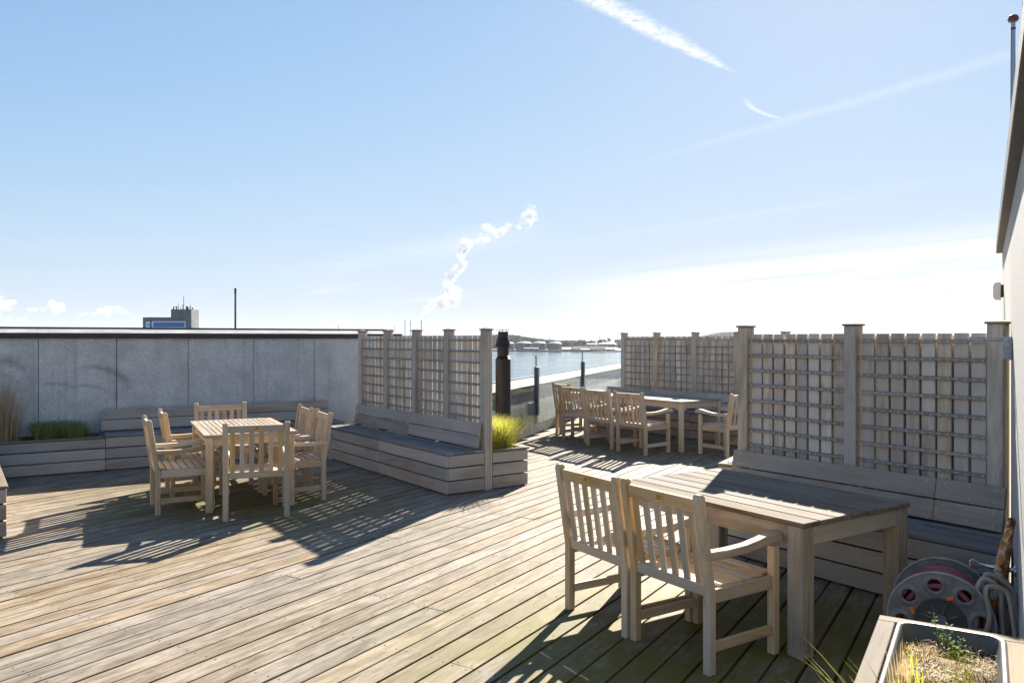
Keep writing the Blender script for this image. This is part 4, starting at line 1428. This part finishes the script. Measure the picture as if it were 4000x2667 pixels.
blades('rim_sedge', roots_in(WM, -0.45, -0.36, 2.44, 2.74, 0.36, 64, 4, 0.035, 0.20, 19), M['sedge_lime'], 'long lime grass blades leaning in from the bottom picture edge', 'grass', 30, 0.15, 0.34, 0.40, 0.0125, 0.15, wind=(-0.42, 0.06))


def weed(name, base, seed, label, h):
    r_ = random.Random(seed)
    e = empty(name, base)
    tag(e, label, 'weed')
    bm = bmesh.new()
    lf = bmesh.new()
    for s_ in range(4):
        a = r_.uniform(0, 6.28)
        hh = h * r_.uniform(0.55, 1.0)
        P = [Vector((0, 0, 0)), Vector((math.cos(a) * 0.02, math.sin(a) * 0.02, hh * 0.5)), Vector((math.cos(a) * 0.05 * r_.uniform(.3, 1.3), math.sin(a) * 0.05, hh))]
        P = catmull(P, 5)
        tube_into(bm, P, [0.0016 * (1 - 0.6 * i / len(P)) for i in range(len(P))], 5)
        for p in P[2:]:
            for _ in range(2):
                b = r_.uniform(0, 6.28)
                l_ = r_.uniform(0.006, 0.014)
                q = p + Vector((math.cos(b), math.sin(b), r_.uniform(0.1, 0.6))) * r_.uniform(0.004, 0.016)
                t = Vector((math.cos(b), math.sin(b), 0.5)) * l_
                s2 = Vector((-math.sin(b), math.cos(b), 0.1)) * l_ * 0.45
                quad_into(lf, [q - t * 0.5, q + s2, q + t * 0.6, q - s2])
    link('stem', from_bm(bm, 'stem'), M['weed'], e)
    link('leaves', from_bm(lf, 'leaves'), M['weed'], e)


weed('flowering_weed', WM @ Vector((-0.235, 3.58, 0.37)), 5, 'leafy green weed flowering at the back wall of the near tub', 0.085)
weed('flowering_weed', WM @ Vector((-0.30, 3.62, 0.37)), 8, 'thin upright cress stalk in front of the hose reel', 0.13)

# ------------------------------------------------------------------ far setting: water, shore, harbour
SEA = -25.0
bm = bmesh.new()
quad_into(bm, [(-5000, -400, SEA), (5000, -400, SEA), (5000, 6300, SEA), (-5000, 6300, SEA)])


def water_mat():
    m, nt, bs = new_mat('water')
    pos = nt.node('ShaderNodeNewGeometry').outputs['Position']
    n1 = nt.noise(nt.mapping(pos, (0.05, 0.13, 1)), 1.0, 5, 0.6)
    n2 = nt.noise(nt.mapping(pos, (0.004, 0.012, 1)), 1.0, 4, 0.55, 0.5)
    bs.inputs['Base Color'].default_value = (0.045, 0.095, 0.125, 1)
    nt.set(bs.inputs['Roughness'], nt.smooth(n2, 0.35, 0.65, 0.06, 0.16))
    bs.inputs['IOR'].default_value = 1.33
    nt.set(bs.inputs['Normal'], nt.bump(n1, 0.35, 0.5))
    return m


water = link('water', from_bm(bm, 'water'), water_mat())
tag(water, 'calm pale blue harbour water', 'water', kind='structure')
M['quay'] = plain('quay', (0.30, 0.28, 0.25), 0.9, 0, 0.05, 0.3)
M['land'] = plain('land', (0.060, 0.064, 0.036), 0.95, 0, 0.02, 0.4, col2=(0.085, 0.078, 0.052))
M['tank'] = plain('tank_steel', (0.11, 0.12, 0.14), 0.6, 0.1, 0.2, 0.25)
M['tank_roof'] = plain('tank_roof', (0.26, 0.24, 0.22), 0.5, 0.1, 0.2, 0.15)
M['shed'] = plain('shed_grey', (0.36, 0.39, 0.42), 0.7, 0, 0.3, 0.2)
M['shed_white'] = plain('shed_white', (0.36, 0.365, 0.37), 0.6)
M['roof_red'] = plain('roof_red', (0.20, 0.135, 0.115), 0.8, 0, 0.3, 0.3)
M['silo'] = plain('silo_concrete', (0.15, 0.155, 0.16), 0.9, 0, 0.25, 0.35)
M['banner_white'] = plain('banner_white', (0.74, 0.78, 0.82), 0.7)
M['banner_blue'] = plain('banner_blue', (0.035, 0.13, 0.36), 0.6)
M['window_dark'] = plain('window_dark', (0.03, 0.035, 0.04), 0.2)
M['stack'] = plain('stack_concrete', (0.20, 0.24, 0.27), 0.8)
M['stack_dark'] = plain('stack_dark', (0.035, 0.04, 0.045), 0.7)


def at(u, v, d):
    return Vector(((u - CX) / F_PX * d, d, CAM_H + (HZ - v) / F_PX * d))


def zrel(v, d):
    return CAM_H + (HZ - v) / F_PX * d


def hill_h(u):
    """height of the wooded rise behind the shore, by bearing"""
    return 4 + 23 / (1 + (max(0.0, u - 1990) / 95) ** 2)


# far land: a shore terrace with a wooded rise behind it
bm = bmesh.new()
cols, rows_ = 90, 26
gv = []
for j in range(rows_):
    Y = 1690 + (j / (rows_ - 1)) ** 1.6 * 4300
    rowv = []
    for i in range(cols):
        u = 1200 + 2300 * i / (cols - 1)
        X = (u - CX) / F_PX * Y
        shore = 1690 - 0.28 * (u - 2000) * (1 if u > 2000 else 0.25)
        Yv = Y - 1690 + shore
        z = SEA + 2.2
        if Y > 1900:
            k = min(1, (Y - 1900) / 700)
            hill = hill_h(u)
            z += k * k * (3 - 2 * k) * hill + 2.0 * mnoise.noise((u * 0.02, Y * 0.004, 0))
        if Y > 4200:
            z += (Y - 4200) / 1800 * (58 * math.exp(-((u - 2850) / 120) ** 2) + 20 * mnoise.noise((u * 0.01, 2, 1)))
        rowv.append(bm.verts.new(((u - CX) / F_PX * Yv, Yv, z)))
    gv.append(rowv)
for j in range(rows_ - 1):
    for i in range(cols - 1):
        bm.faces.new((gv[j][i], gv[j][i + 1], gv[j + 1][i + 1], gv[j + 1][i])).smooth = True
for i in range(cols - 1):
    a, b = gv[0][i], gv[0][i + 1]
    bm.faces.new((bm.verts.new((a.co.x, a.co.y, SEA - 1)), bm.verts.new((b.co.x, b.co.y, SEA - 1)), b, a))
terrain = link('far_shore', from_bm(bm, 'far_shore'), M['land'])
tag(terrain, 'low far shore of the harbour rising to a wooded hill', 'terrain', kind='structure')


def shore_y(u):
    return 1690 - 0.28 * (u - 2000) * (1 if u > 2000 else 0.25)


# tanks
GTK = 'storage tanks on the far shore'
for (u0, u1, top_v, lab) in ((1940, 2009, 1341, 'dark storage tank mostly hidden behind the flue pipe'), (2015, 2077, 1340, 'dark storage tank just right of the flue pipe'),
                             (2077, 2132, 1340, 'dark storage tank in the middle of the far group'), (2140, 2193, 1341, 'dark storage tank standing last on the right of the group')):
    d = shore_y((u0 + u1) / 2) + 75
    r = (u1 - u0) / 2 / F_PX * d
    p = at((u0 + u1) / 2, HZ, d)
    e = empty('storage_tank', (p.x, p.y, SEA + 2.2))
    tag(e, lab, 'tank', GTK)
    h = zrel(top_v, d) - (SEA + 2.2)
    link('shell', lathe_mesh([(r, 0), (r, h), (r * 0.985, h)], 40, M['tank']), None, e)
    link('roof', lathe_mesh([(r * 1.01, h - 0.3), (r * 1.01, h + 0.2), (r * 0.7, h + 2.3), (r * 0.35, h + 3.5), (0, h + 3.9)], 40, M['tank_roof']), None, e)
    tube('stair', e, [(-r * 0.35, -r * 1.0, 1), (r * 0.15, -r * 1.03, h)], 0.6, M['tank_roof'], 5)

# sheds and houses along the shore
GSH = 'low sheds along the far shore'


def shed(u0, u1, vtop, vbot, d, wall, roof, lab, ridge=0.3, depth=25):
    x0, x1 = (u0 - CX) / F_PX * d, (u1 - CX) / F_PX * d
    z0, z1 = zrel(vbot, d), zrel(vtop, d)
    e = empty('shed', ((x0 + x1) / 2, d, z0))
    tag(e, lab, 'shed', GSH)
    w_, h = (x1 - x0), (z1 - z0)
    hw = h * (1 - ridge)
    bm = bmesh.new()
    box_into(bm, w_, depth, hw, Matrix.Translation((0, depth / 2, hw / 2)))
    link('wall', from_bm(bm, 'wall'), wall, e)
    bm = bmesh.new()
    a = [(-w_ / 2 - .4, -0.5, hw), (w_ / 2 + .4, -0.5, hw), (w_ / 2 + .4, depth + .5, hw), (-w_ / 2 - .4, depth + .5, hw)]
    rA, rB = (-w_ / 2 - .4, depth / 2, h), (w_ / 2 + .4, depth / 2, h)
    quad_into(bm, [a[0], a[1], rB, rA])
    quad_into(bm, [a[2], a[3], rA, rB])
    bm.faces.new([bm.verts.new(q) for q in (a[1], a[2], rB)])
    bm.faces.new([bm.verts.new(q) for q in (a[3], a[0], rA)])
    quad_into(bm, [(x, y, z - 0.02) for x, y, z in reversed(a)])
    link('roof', from_bm(bm, 'roof'), roof, e)
    n = max(2, int(w_ / 9))
    for k in range(n):
        x = -w_ / 2 + w_ * (k + 0.5) / n
        bar('window', e, min(3.0, w_ / n * 0.5), 0.15, hw * 0.4, (x, -0.05, hw * 0.5), M['window_dark'], bev=0)
    return e


shed(2047, 2105, 1358, 1369, shore_y(2075) + 18, M['shed'], M['tank_roof'], 'grey flat jetty shed in front of the tanks', 0.15)
shed(2196, 2238, 1356, 1369, shore_y(2217) + 30, M['shed_white'], M['shed'], 'pale gabled shed right of the last tank', 0.6)
shed(2238, 2300, 1352, 1371, shore_y(2270) + 40, M['shed_white'], M['roof_red'], 'white shed under a broad red-brown roof on the far shore', 0.6)
shed(2270, 2304, 1362, 1376, shore_y(2287) + 8, M['shed'], M['shed'], 'grey boxy shed at the water edge', 0.2)
shed(2304, 2366, 1352, 1372, shore_y(2335) + 45, M['roof_red'], M['roof_red'], 'brown workshop row dotted with skylights', 0.6)
shed(2366, 2414, 1357, 1373, shore_y(2390) + 25, M['shed_white'], M['shed'], 'pale shed near the distant screen post', 0.35)
shed(2405, 2445, 1361, 1375, shore_y(2425) + 14, M['shed'], M['shed_white'], 'blue-grey shed beside the distant screen post', 0.4)
shed(2290, 2330, 1341, 1350, shore_y(2310) + 330, M['shed_white'], M['shed'], 'small white house among trees above the sheds', 0.4, 14)
shed(2340, 2400, 1340, 1347, shore_y(2370) + 360, M['shed'], M['shed'], 'long grey house on the slope above the sheds', 0.4, 14)
shed(2258, 2287, 1326.5, 1334, 3600, M['shed'], M['shed'], 'hazy office block on the horizon', 0.05, 40)
shed(2224, 2248, 1327.5, 1334, 3700, M['shed'], M['shed'], 'faint distant block on the horizon left of the office block', 0.05, 40)
shed(2406, 2450, 1326, 1338, 2300, M['silo'], M['silo'], 'dark flat-roofed block rising beside the distant screen', 0.03, 30)

# trees
def blob_tree(name, u, vtop, vbot, d, wpx, mat, lab, seed, group='trees on the far shore', n=420):
    r_ = random.Random(seed)
    base = at(u, vbot, d)
    h = zrel(vtop, d) - base.z
    w_ = wpx / F_PX * d / 2
    e = empty(name, base)
    tag(e, lab, 'tree', group)
    bm = bmesh.new()
    tube_into(bm, [(0, 0, -1), (0.1, 0, h * 0.35), (0.3, 0, h * 0.75)], [h * 0.03, h * 0.022, h * 0.008], 6)
    for k in range(5):
        a = r_.uniform(0, 6.28)
        tube_into(bm, [(0.1, 0, h * (0.3 + 0.08 * k)), (math.cos(a) * w_ * .6, math.sin(a) * w_ * .6, h * (0.5 + 0.09 * k))], [h * 0.012, h * 0.004], 5)
    link('trunk', from_bm(bm, 'trunk'), M['bark'], e)
    bm = bmesh.new()
    lobes = [(r_.uniform(-.6, .6) * w_, r_.uniform(-.6, .6) * w_, h * r_.uniform(0.35, 0.8), w_ * r_.uniform(0.35, 0.6)) for _ in range(7)]
    for _ in range(n):
        cx_, cy_, cz_, rr_ = r_.choice(lobes)
        v = Vector((r_.gauss(0, 1), r_.gauss(0, 1), r_.gauss(0, 1))).normalized() * rr_ * r_.uniform(0.6, 1.05)
        c = Vector((cx_, cy_, min(cz_ + v.z * min(1.0, h * 0.45 / w_ + 0.3), h))) + Vector((v.x, v.y, 0))
        s_ = w_ * r_.uniform(0.08, 0.16)
        nn = Vector((r_.gauss(0, 1), r_.gauss(0, 1), r_.gauss(0, 1))).normalized()
        t = nn.orthogonal().normalized() * s_
        b = nn.cross(t)
        quad_into(bm, [c - t - b * 0.6, c + t - b, c + t * 0.8 + b, c - t * 0.9 + b * 0.7])
    link('crown', from_bm(bm, 'crown'), mat, e)


blob_tree('broadleaf_tree', 2212, 1333, 1353, shore_y(2212) + 190, 20, M['tree_dark'], 'dark conical tree right of the last tank', 1)
blob_tree('broadleaf_tree', 2262, 1331, 1346, 1960, 17, M['tree_dark'], 'round dark tree left of the small white house', 2)
blob_tree('broadleaf_tree', 2280, 1331.5, 1346, 1970, 16, M['tree_dark'], 'round dark tree directly above the small white house', 3)
blob_tree('broadleaf_tree', 2311, 1329, 1345, 2050, 15, M['tree_dark'], 'narrow dark tree under the radio mast', 4)
blob_tree('broadleaf_tree', 2322, 1330, 1345, 2060, 12, M['tree_dark'], 'small dark tree right under the radio mast', 5)
blob_tree('broadleaf_tree', 2343, 1327, 1345, 2070, 26, M['tree_dark'], 'broad dark tree below the bare trees', 6)
blob_tree('bare_tree', 2362, 1322, 1342, 2090, 18, M['tree_bare'], 'leafless brown tree, left of the tall bare pair', 7, n=260)
blob_tree('bare_tree', 2379, 1317, 1342, 2090, 18, M['tree_bare'], 'leafless brown tree, tallest of the far shore', 8, n=260)
blob_tree('bare_tree', 2418, 1335, 1352, 1900, 22, M['tree_bare'], 'reddish bare shrub tree next to the distant screen post', 9, n=240)
# woodland: crowns too many and too small to tell apart
bm = bmesh.new()
r_ = random.Random(44)


def crown_into(bm, c, w_, h):
    for _ in range(16):
        v = Vector((r_.gauss(0, 1), r_.gauss(0, 1), abs(r_.gauss(0, 1)))).normalized()
        p = c + Vector((v.x * w_, v.y * w_, v.z * h))
        nn = (v + Vector((r_.gauss(0, .5), r_.gauss(0, .5), r_.gauss(0, .5)))).normalized()
        t = nn.orthogonal().normalized() * w_ * r_.uniform(0.35, 0.65)
        b = nn.cross(t)
        quad_into(bm, [p - t - b, p + t - b * .7, p + t + b, p - t + b * .8], r_.randint(0, 1))


for _ in range(2600):
    u = r_.uniform(1880, 2300)
    Y = r_.uniform(1900, 2650)
    k = min(1, (Y - 1900) / 700)
    hill = hill_h(u)
    Yv = Y - 1690 + shore_y(u)
    z = SEA + 2.2 + k * k * (3 - 2 * k) * hill
    crown_into(bm, Vector(((u - CX) / F_PX * Yv, Yv, z)), r_.uniform(4, 7), r_.uniform(5, 9))
for _ in range(900):
    u = r_.uniform(2195, 2450)
    Y = r_.uniform(1830, 2300)
    k = min(1, max(0, (Y - 1900) / 700))
    hill = hill_h(u)
    Yv = Y - 1690 + shore_y(u)
    z = SEA + 2.2 + k * k * (3 - 2 * k) * hill
    crown_into(bm, Vector(((u - CX) / F_PX * Yv, Yv, z)), r_.uniform(2.5, 4.5), r_.uniform(3, 5))
for _ in range(2200):
    u = r_.gauss(2850, 95)
    Y = r_.uniform(4400, 5950)
    Yv = Y - 1690 + shore_y(u)
    z = SEA + 2.2 + hill_h(u) + (Y - 4200) / 1800 * 58 * math.exp(-((u - 2850) / 120) ** 2)
    crown_into(bm, Vector(((u - CX) / F_PX * Yv, Yv, z - 4)), r_.uniform(9, 16), r_.uniform(8, 14))
wd = link('woodland', from_bm(bm, 'woodland'), M['tree_leaf'])
wd.data.materials.append(M['tree_dark'])
tag(wd, 'hazy wood covering the hills beyond the harbour', 'woodland', kind='stuff')

# masts
for (u, vt, vb, d, lab) in ((2146.5, 1311, 1326, 2600, 'thin lattice mast on the wooded hill above the tanks'), (2343, 1306, 1328, 2100, 'thin radio mast beside the bare trees'),
                            (2216, 1322, 1334, 2700, 'faint short mast where the wooded hill ends')):
    p = at(u, vb, d)
    e = empty('radio_mast', p)
    tag(e, lab, 'mast')
    h = zrel(vt, d) - p.z
    tube('shaft', e, [(0, 0, 0), (0, 0, h)], [0.9, 0.45], M['shed'], 5)
    for k in (0.45, 0.7):
        bar('cross_arm', e, 3.0, 0.5, 0.5, (0, 0, h * k), M['shed'], bev=0)

# silo building with a blue banner
d = 620.0
sb_ = empty('silo_building', at(640, 1340, d))
tag(sb_, 'grey concrete silo with a blue and white banner beyond the left wall', 'building')
b0 = at(640, 1340, d)


def lx_(u):
    return (u - 640) / F_PX * d


def lz_(v):
    return zrel(v, d) - b0.z


def sblock(name, u0, u1, v0, v1, y0_, y1_, mat, parent=sb_):
    bm = bmesh.new()
    box_into(bm, lx_(u1) - lx_(u0), y1_ - y0_, lz_(v0) - lz_(v1), Matrix.Translation(((lx_(u0) + lx_(u1)) / 2, (y0_ + y1_) / 2, (lz_(v0) + lz_(v1)) / 2)))
    return link(name, from_bm(bm, name), mat, parent)


sblock('main_block', 588, 728, 1239, 1420, 0, 22, M['silo'])
bm = bmesh.new()
for u0, u1, y0_, y1_ in ((537, 588, 9, 0),):
    z1, z0 = lz_(1238.5), lz_(1420)
    q = [(lx_(u0), y0_, z0), (lx_(u1), y1_, z0), (lx_(u1), y1_, z1), (lx_(u0), y0_, z1)]
    quad_into(bm, q)
    quad_into(bm, [q[3], q[2], (lx_(u1), 22, z1), (lx_(u0), 22, z1)])
    quad_into(bm, [q[0], q[3], (lx_(u0), 22, z1), (lx_(u0), 22, z0)])
link('side_block', from_bm(bm, 'side_block'), M['silo'], sb_)
tw = sblock('tower', 669, 749, 1208, 1420, -0.6, 14, M['silo'])
sblock('stair_head', 661, 669, 1231, 1260, 3, 10, M['silo'])
bn = sblock('banner', 595, 726, 1255, 1420, -1.0, -0.65, M['banner_white'])
sblock('blue_field', 602, 722.5, 1259, 1277.5, -1.25, -1.02, M['banner_blue'], bn)
sd = link('side_banner', BOX.setdefault('sban', (lambda b_: (quad_into(b_, [(lx_(560.5), 4.0, lz_(1420)), (lx_(587), -0.5, lz_(1420)), (lx_(587), -0.5, lz_(1255.5)), (lx_(560.5), 4.0, lz_(1255.5))]), from_bm(b_, 'side_banner'))[1])(bmesh.new())), M['banner_white'], sb_)
for k, (u_, w_) in enumerate(((572.5, 1.6), (576, 2.0), (580, 2.0), (583.3, 0.8))):
    yy = 4.0 - (u_ - 560.5) / 26.5 * 4.5 - 0.25
    bar('lettering', sb_, w_ / F_PX * d, 0.2, 5.5 / F_PX * d, (lx_(u_), yy, lz_(1269)), M['banner_blue'], bev=0)
r_ = random.Random(12)
for (u_, vt, w_) in ((672.5, 1196, 0.5), (684, 1195.5, 0.5), (690, 1184, 0.22), (700, 1195, 0.22), (711.5, 1155, 0.22), (725.5, 1196, 1.1), (738, 1190, 0.22), (746, 1202, 0.6)):
    z0 = lz_(1208.2)
    tube('antenna', tw, [(lx_(u_), 3, z0), (lx_(u_), 3, lz_(vt))], w_, M['stack_dark'], 6)
for (u_, v_) in ((683, 1198), (709.5, 1193), (709.5, 1203.5), (737, 1201), (674, 1203), (747, 1203)):
    link('dish', lathe_mesh([(0, 0), (0.55, 0.15), (0.6, 0.3), (0, 0.12)], 12, M['stack_dark']), None, tw, frame((1, 0, 0), (0, -1, 0), (lx_(u_), 2.6, lz_(v_))))

# dark chimney and the power-station stacks
def stack(u, vt, wpx, d, lab, mat, head=1.0):
    p = at(u, 1345, d)
    e = empty('chimney_stack', p)
    tag(e, lab, 'chimney')
    r = wpx / F_PX * d / 2
    h = zrel(vt, d) - p.z
    link('shaft', lathe_mesh([(0, 0), (r, 0), (r * 0.92, h * 0.9), (0, h * 0.9)], 18, mat), None, e)
    link('head', lathe_mesh([(r * 0.92, h * 0.9), (r * head, h * 0.915), (r * head, h * 0.985), (r * 0.9, h), (0, h)], 18, mat), None, e)


stack(919.5, 1125, 8.0, 480, 'tall dark chimney standing beyond the left wall', M['stack_dark'], 1.15)
stack(1322, 1269.5, 3.0, 3600, 'small steaming chimney behind the left wall', M['stack'])
stack(1581.8, 1251.5, 3.6, 4200, 'left one of the twin pale stacks above the middle screen', M['stack'])
stack(1603, 1252, 3.6, 4200, 'right one of the twin pale stacks above the middle screen', M['stack'])
stack(1645.8, 1251.5, 4.2, 4200, 'stack under the tall steam plume', M['stack'])
stack(1542.5, 1274, 2.4, 3900, 'short thin stack left of the twin stacks', M['stack'])
stack(1493, 1281, 2.4, 3300, 'stubby stack under the faint middle steam', M['stack'])

# ------------------------------------------------------------------ steam and small clouds
def steam_mat(name, dens, scale, aniso=-0.15, alb=0.87):
    m, nt, bs = new_mat(name)
    nt.n.remove(bs)
    tc = nt.node('ShaderNodeTexCoord').outputs['Object']
    n1 = nt.noise(tc, scale, 5, 0.62)
    pv = nt.node('ShaderNodeVolumePrincipled')
    pv.inputs['Color'].default_value = (alb, alb, alb + 0.02, 1)
    pv.inputs['Anisotropy'].default_value = aniso
    nt.set(pv.inputs['Density'], nt.smooth(n1, 0.42, 0.60, 0.0, dens))
    nt.l.new(pv.outputs[0], nt.n['Material Output'].inputs['Volume'])
    return m


def puff_mesh(blobs, voxel, seed, sub=11):
    """Union of many small spheres grown round the given blobs, remeshed to one closed skin."""
    r_ = random.Random(seed)
    bm = bmesh.new()
    for (c, r) in blobs:
        bmesh.ops.create_icosphere(bm, subdivisions=2, radius=r, matrix=Matrix.Translation(c))
        for _ in range(sub):
            v = Vector((r_.gauss(0, 1), r_.gauss(0, 1), r_.gauss(0, 1))).normalized()
            bmesh.ops.create_icosphere(bm, subdivisions=1, radius=r * r_.uniform(0.18, 0.5), matrix=Matrix.Translation(c + v * r * r_.uniform(0.7, 1.2)))
    me = from_bm(bm, 'puff')
    tmp = bpy.data.objects.new('puff_tmp', me)
    COL.objects.link(tmp)
    md = tmp.modifiers.new('r', 'REMESH')
    md.mode = 'VOXEL'
    md.voxel_size = voxel
    dg = bpy.context.evaluated_depsgraph_get()
    ev = tmp.evaluated_get(dg)
    out_ = bpy.data.meshes.new_from_object(ev)
    bpy.data.objects.remove(tmp)
    return out_


def plume(name, path, d, mat, lab, seed, voxel, cat='steam', core=None):
    """A soft thin veil, with a denser core inside it where core is given."""
    org = at(path[0][0], path[0][1], d)

    def blobs(k):
        return [(at(u, v, d) + Vector((0, random.Random(i + seed).uniform(-1, 1) * r * d / F_PX, 0)) - org, k * r / F_PX * d) for i, (u, v, r) in enumerate(path)]
    o = link(name, puff_mesh(blobs(1.38 if core else 1.0), voxel, seed), mat)
    o.location = org
    tag(o, lab, cat)
    if core:
        link('core', puff_mesh(blobs(0.95), voxel, seed + 1), core, o)
    return o


def zp(x, y, r):
    return (1250 + x / 2.352, 750 + y / 2.352, r / 2.352)


st1 = steam_mat('steam_veil', 0.016, 0.05)
st1c = steam_mat('steam_core', 0.06, 0.04, alb=0.80)
plume('steam_plume', [zp(*q) for q in ((936, 1150, 9), (946, 1125, 16), (965, 1095, 24), (1000, 1065, 32), (1045, 1040, 42), (1095, 1025, 46), (1145, 1010, 48), (1190, 985, 50), (1235, 1000, 44), (1225, 945, 52),
                                       (1255, 910, 40), (1200, 895, 44), (1165, 860, 34), (1145, 835, 24), (1215, 800, 26), (1205, 770, 36), (1240, 740, 42), (1270, 705, 42), (1300, 680, 34), (1320, 650, 28), (1300, 620, 20), (1400, 470, 14), (1425, 455, 14), (1480, 390, 14), (1760, 300, 14), (1795, 315, 14), (1840, 290, 16),
                                       (1285, 590, 28), (1310, 555, 38), (1325, 520, 42), (1340, 485, 46), (1310, 465, 30), (1370, 480, 24), (1460, 445, 26), (1500, 445, 32), (1540, 440, 22),
                                       (1510, 330, 30), (1550, 335, 34), (1585, 365, 36), (1625, 385, 36), (1660, 375, 34), (1690, 345, 30), (1720, 310, 26), (1830, 330, 20), (1870, 260, 36), (1905, 230, 50), (1935, 215, 48), (1915, 280, 36), (1920, 330, 16))],
      4200.0, st1, 'tall white steam plume drifting right from a distant stack', 3, 4.0, core=st1c)
st2 = steam_mat('steam_thin', 0.030, 0.05)
plume('steam_plume', [zp(*q) for q in ((174, 1212, 8), (185, 1195, 14), (205, 1180, 20), (232, 1175, 24), (250, 1165, 22), (262, 1185, 16))], 3600.0, st2, 'small steam puff at the left chimney behind the wall', 5, 2.5)
st3 = steam_mat('steam_faint', 0.010, 0.04)
plume('steam_plume', [zp(*q) for q in ((570, 1240, 8), (585, 1218, 18), (605, 1200, 26), (630, 1205, 20), (625, 1180, 14), (685, 1155, 16), (702, 1140, 12))], 3300.0, st3, 'faint steam cloud above the stubby stack', 6, 2.5)
cm = steam_mat('cumulus', 0.0045, 0.006, -0.1)


def zc1(x, y, r):
    return (x / 2.4, 1100 + y / 2.4, r / 2.4)


DC = 16000.0
plume('cloud', [zc1(*q) for q in ((-60, 240, 70), (20, 170, 45), (-10, 210, 60), (70, 230, 55), (100, 200, 40), (110, 260, 28), (40, 340, 34), (110, 345, 34), (170, 350, 30), (225, 355, 20))], DC, cm, 'white cumulus cloud cut by the left picture edge', 11, 22.0, 'cloud')
plume('cloud', [zc1(*q) for q in ((285, 255, 28), (345, 262, 26), (430, 262, 36), (465, 200, 32), (500, 225, 40), (550, 245, 44), (600, 262, 40), (500, 285, 40), (575, 225, 30))], DC, cm, 'small cumulus cloud above the left wall', 12, 22.0, 'cloud')
plume('cloud', [zc1(*q) for q in ((760, 308, 22), (815, 305, 24), (875, 300, 26), (945, 280, 40), (1000, 270, 42), (1055, 262, 40), (1095, 258, 38), (1140, 285, 34), (1200, 290, 24), (1000, 295, 34))], DC, cm, 'flat-bottomed cumulus cloud left of the silo building', 13, 22.0, 'cloud')

# ------------------------------------------------------------------ thin sea haze over the harbour
def haze_mat():
    m, nt, bs = new_mat('haze')
    nt.n.remove(bs)
    pv = nt.node('ShaderNodeVolumePrincipled')
    pv.inputs['Color'].default_value = (0.93, 0.96, 1.0, 1)
    pv.inputs['Density'].default_value = 0.000032
    pv.inputs['Anisotropy'].default_value = 0.2
    nt.l.new(pv.outputs[0], nt.n['Material Output'].inputs['Volume'])
    return m


bm = bmesh.new()
box_into(bm, 10600, 7100, 131, Matrix.Translation((0, 2950, 105.0 - 65.5)))
haze = link('haze', from_bm(bm, 'haze'), haze_mat())
tag(haze, 'thin pale sea haze over the harbour', 'haze', kind='stuff')
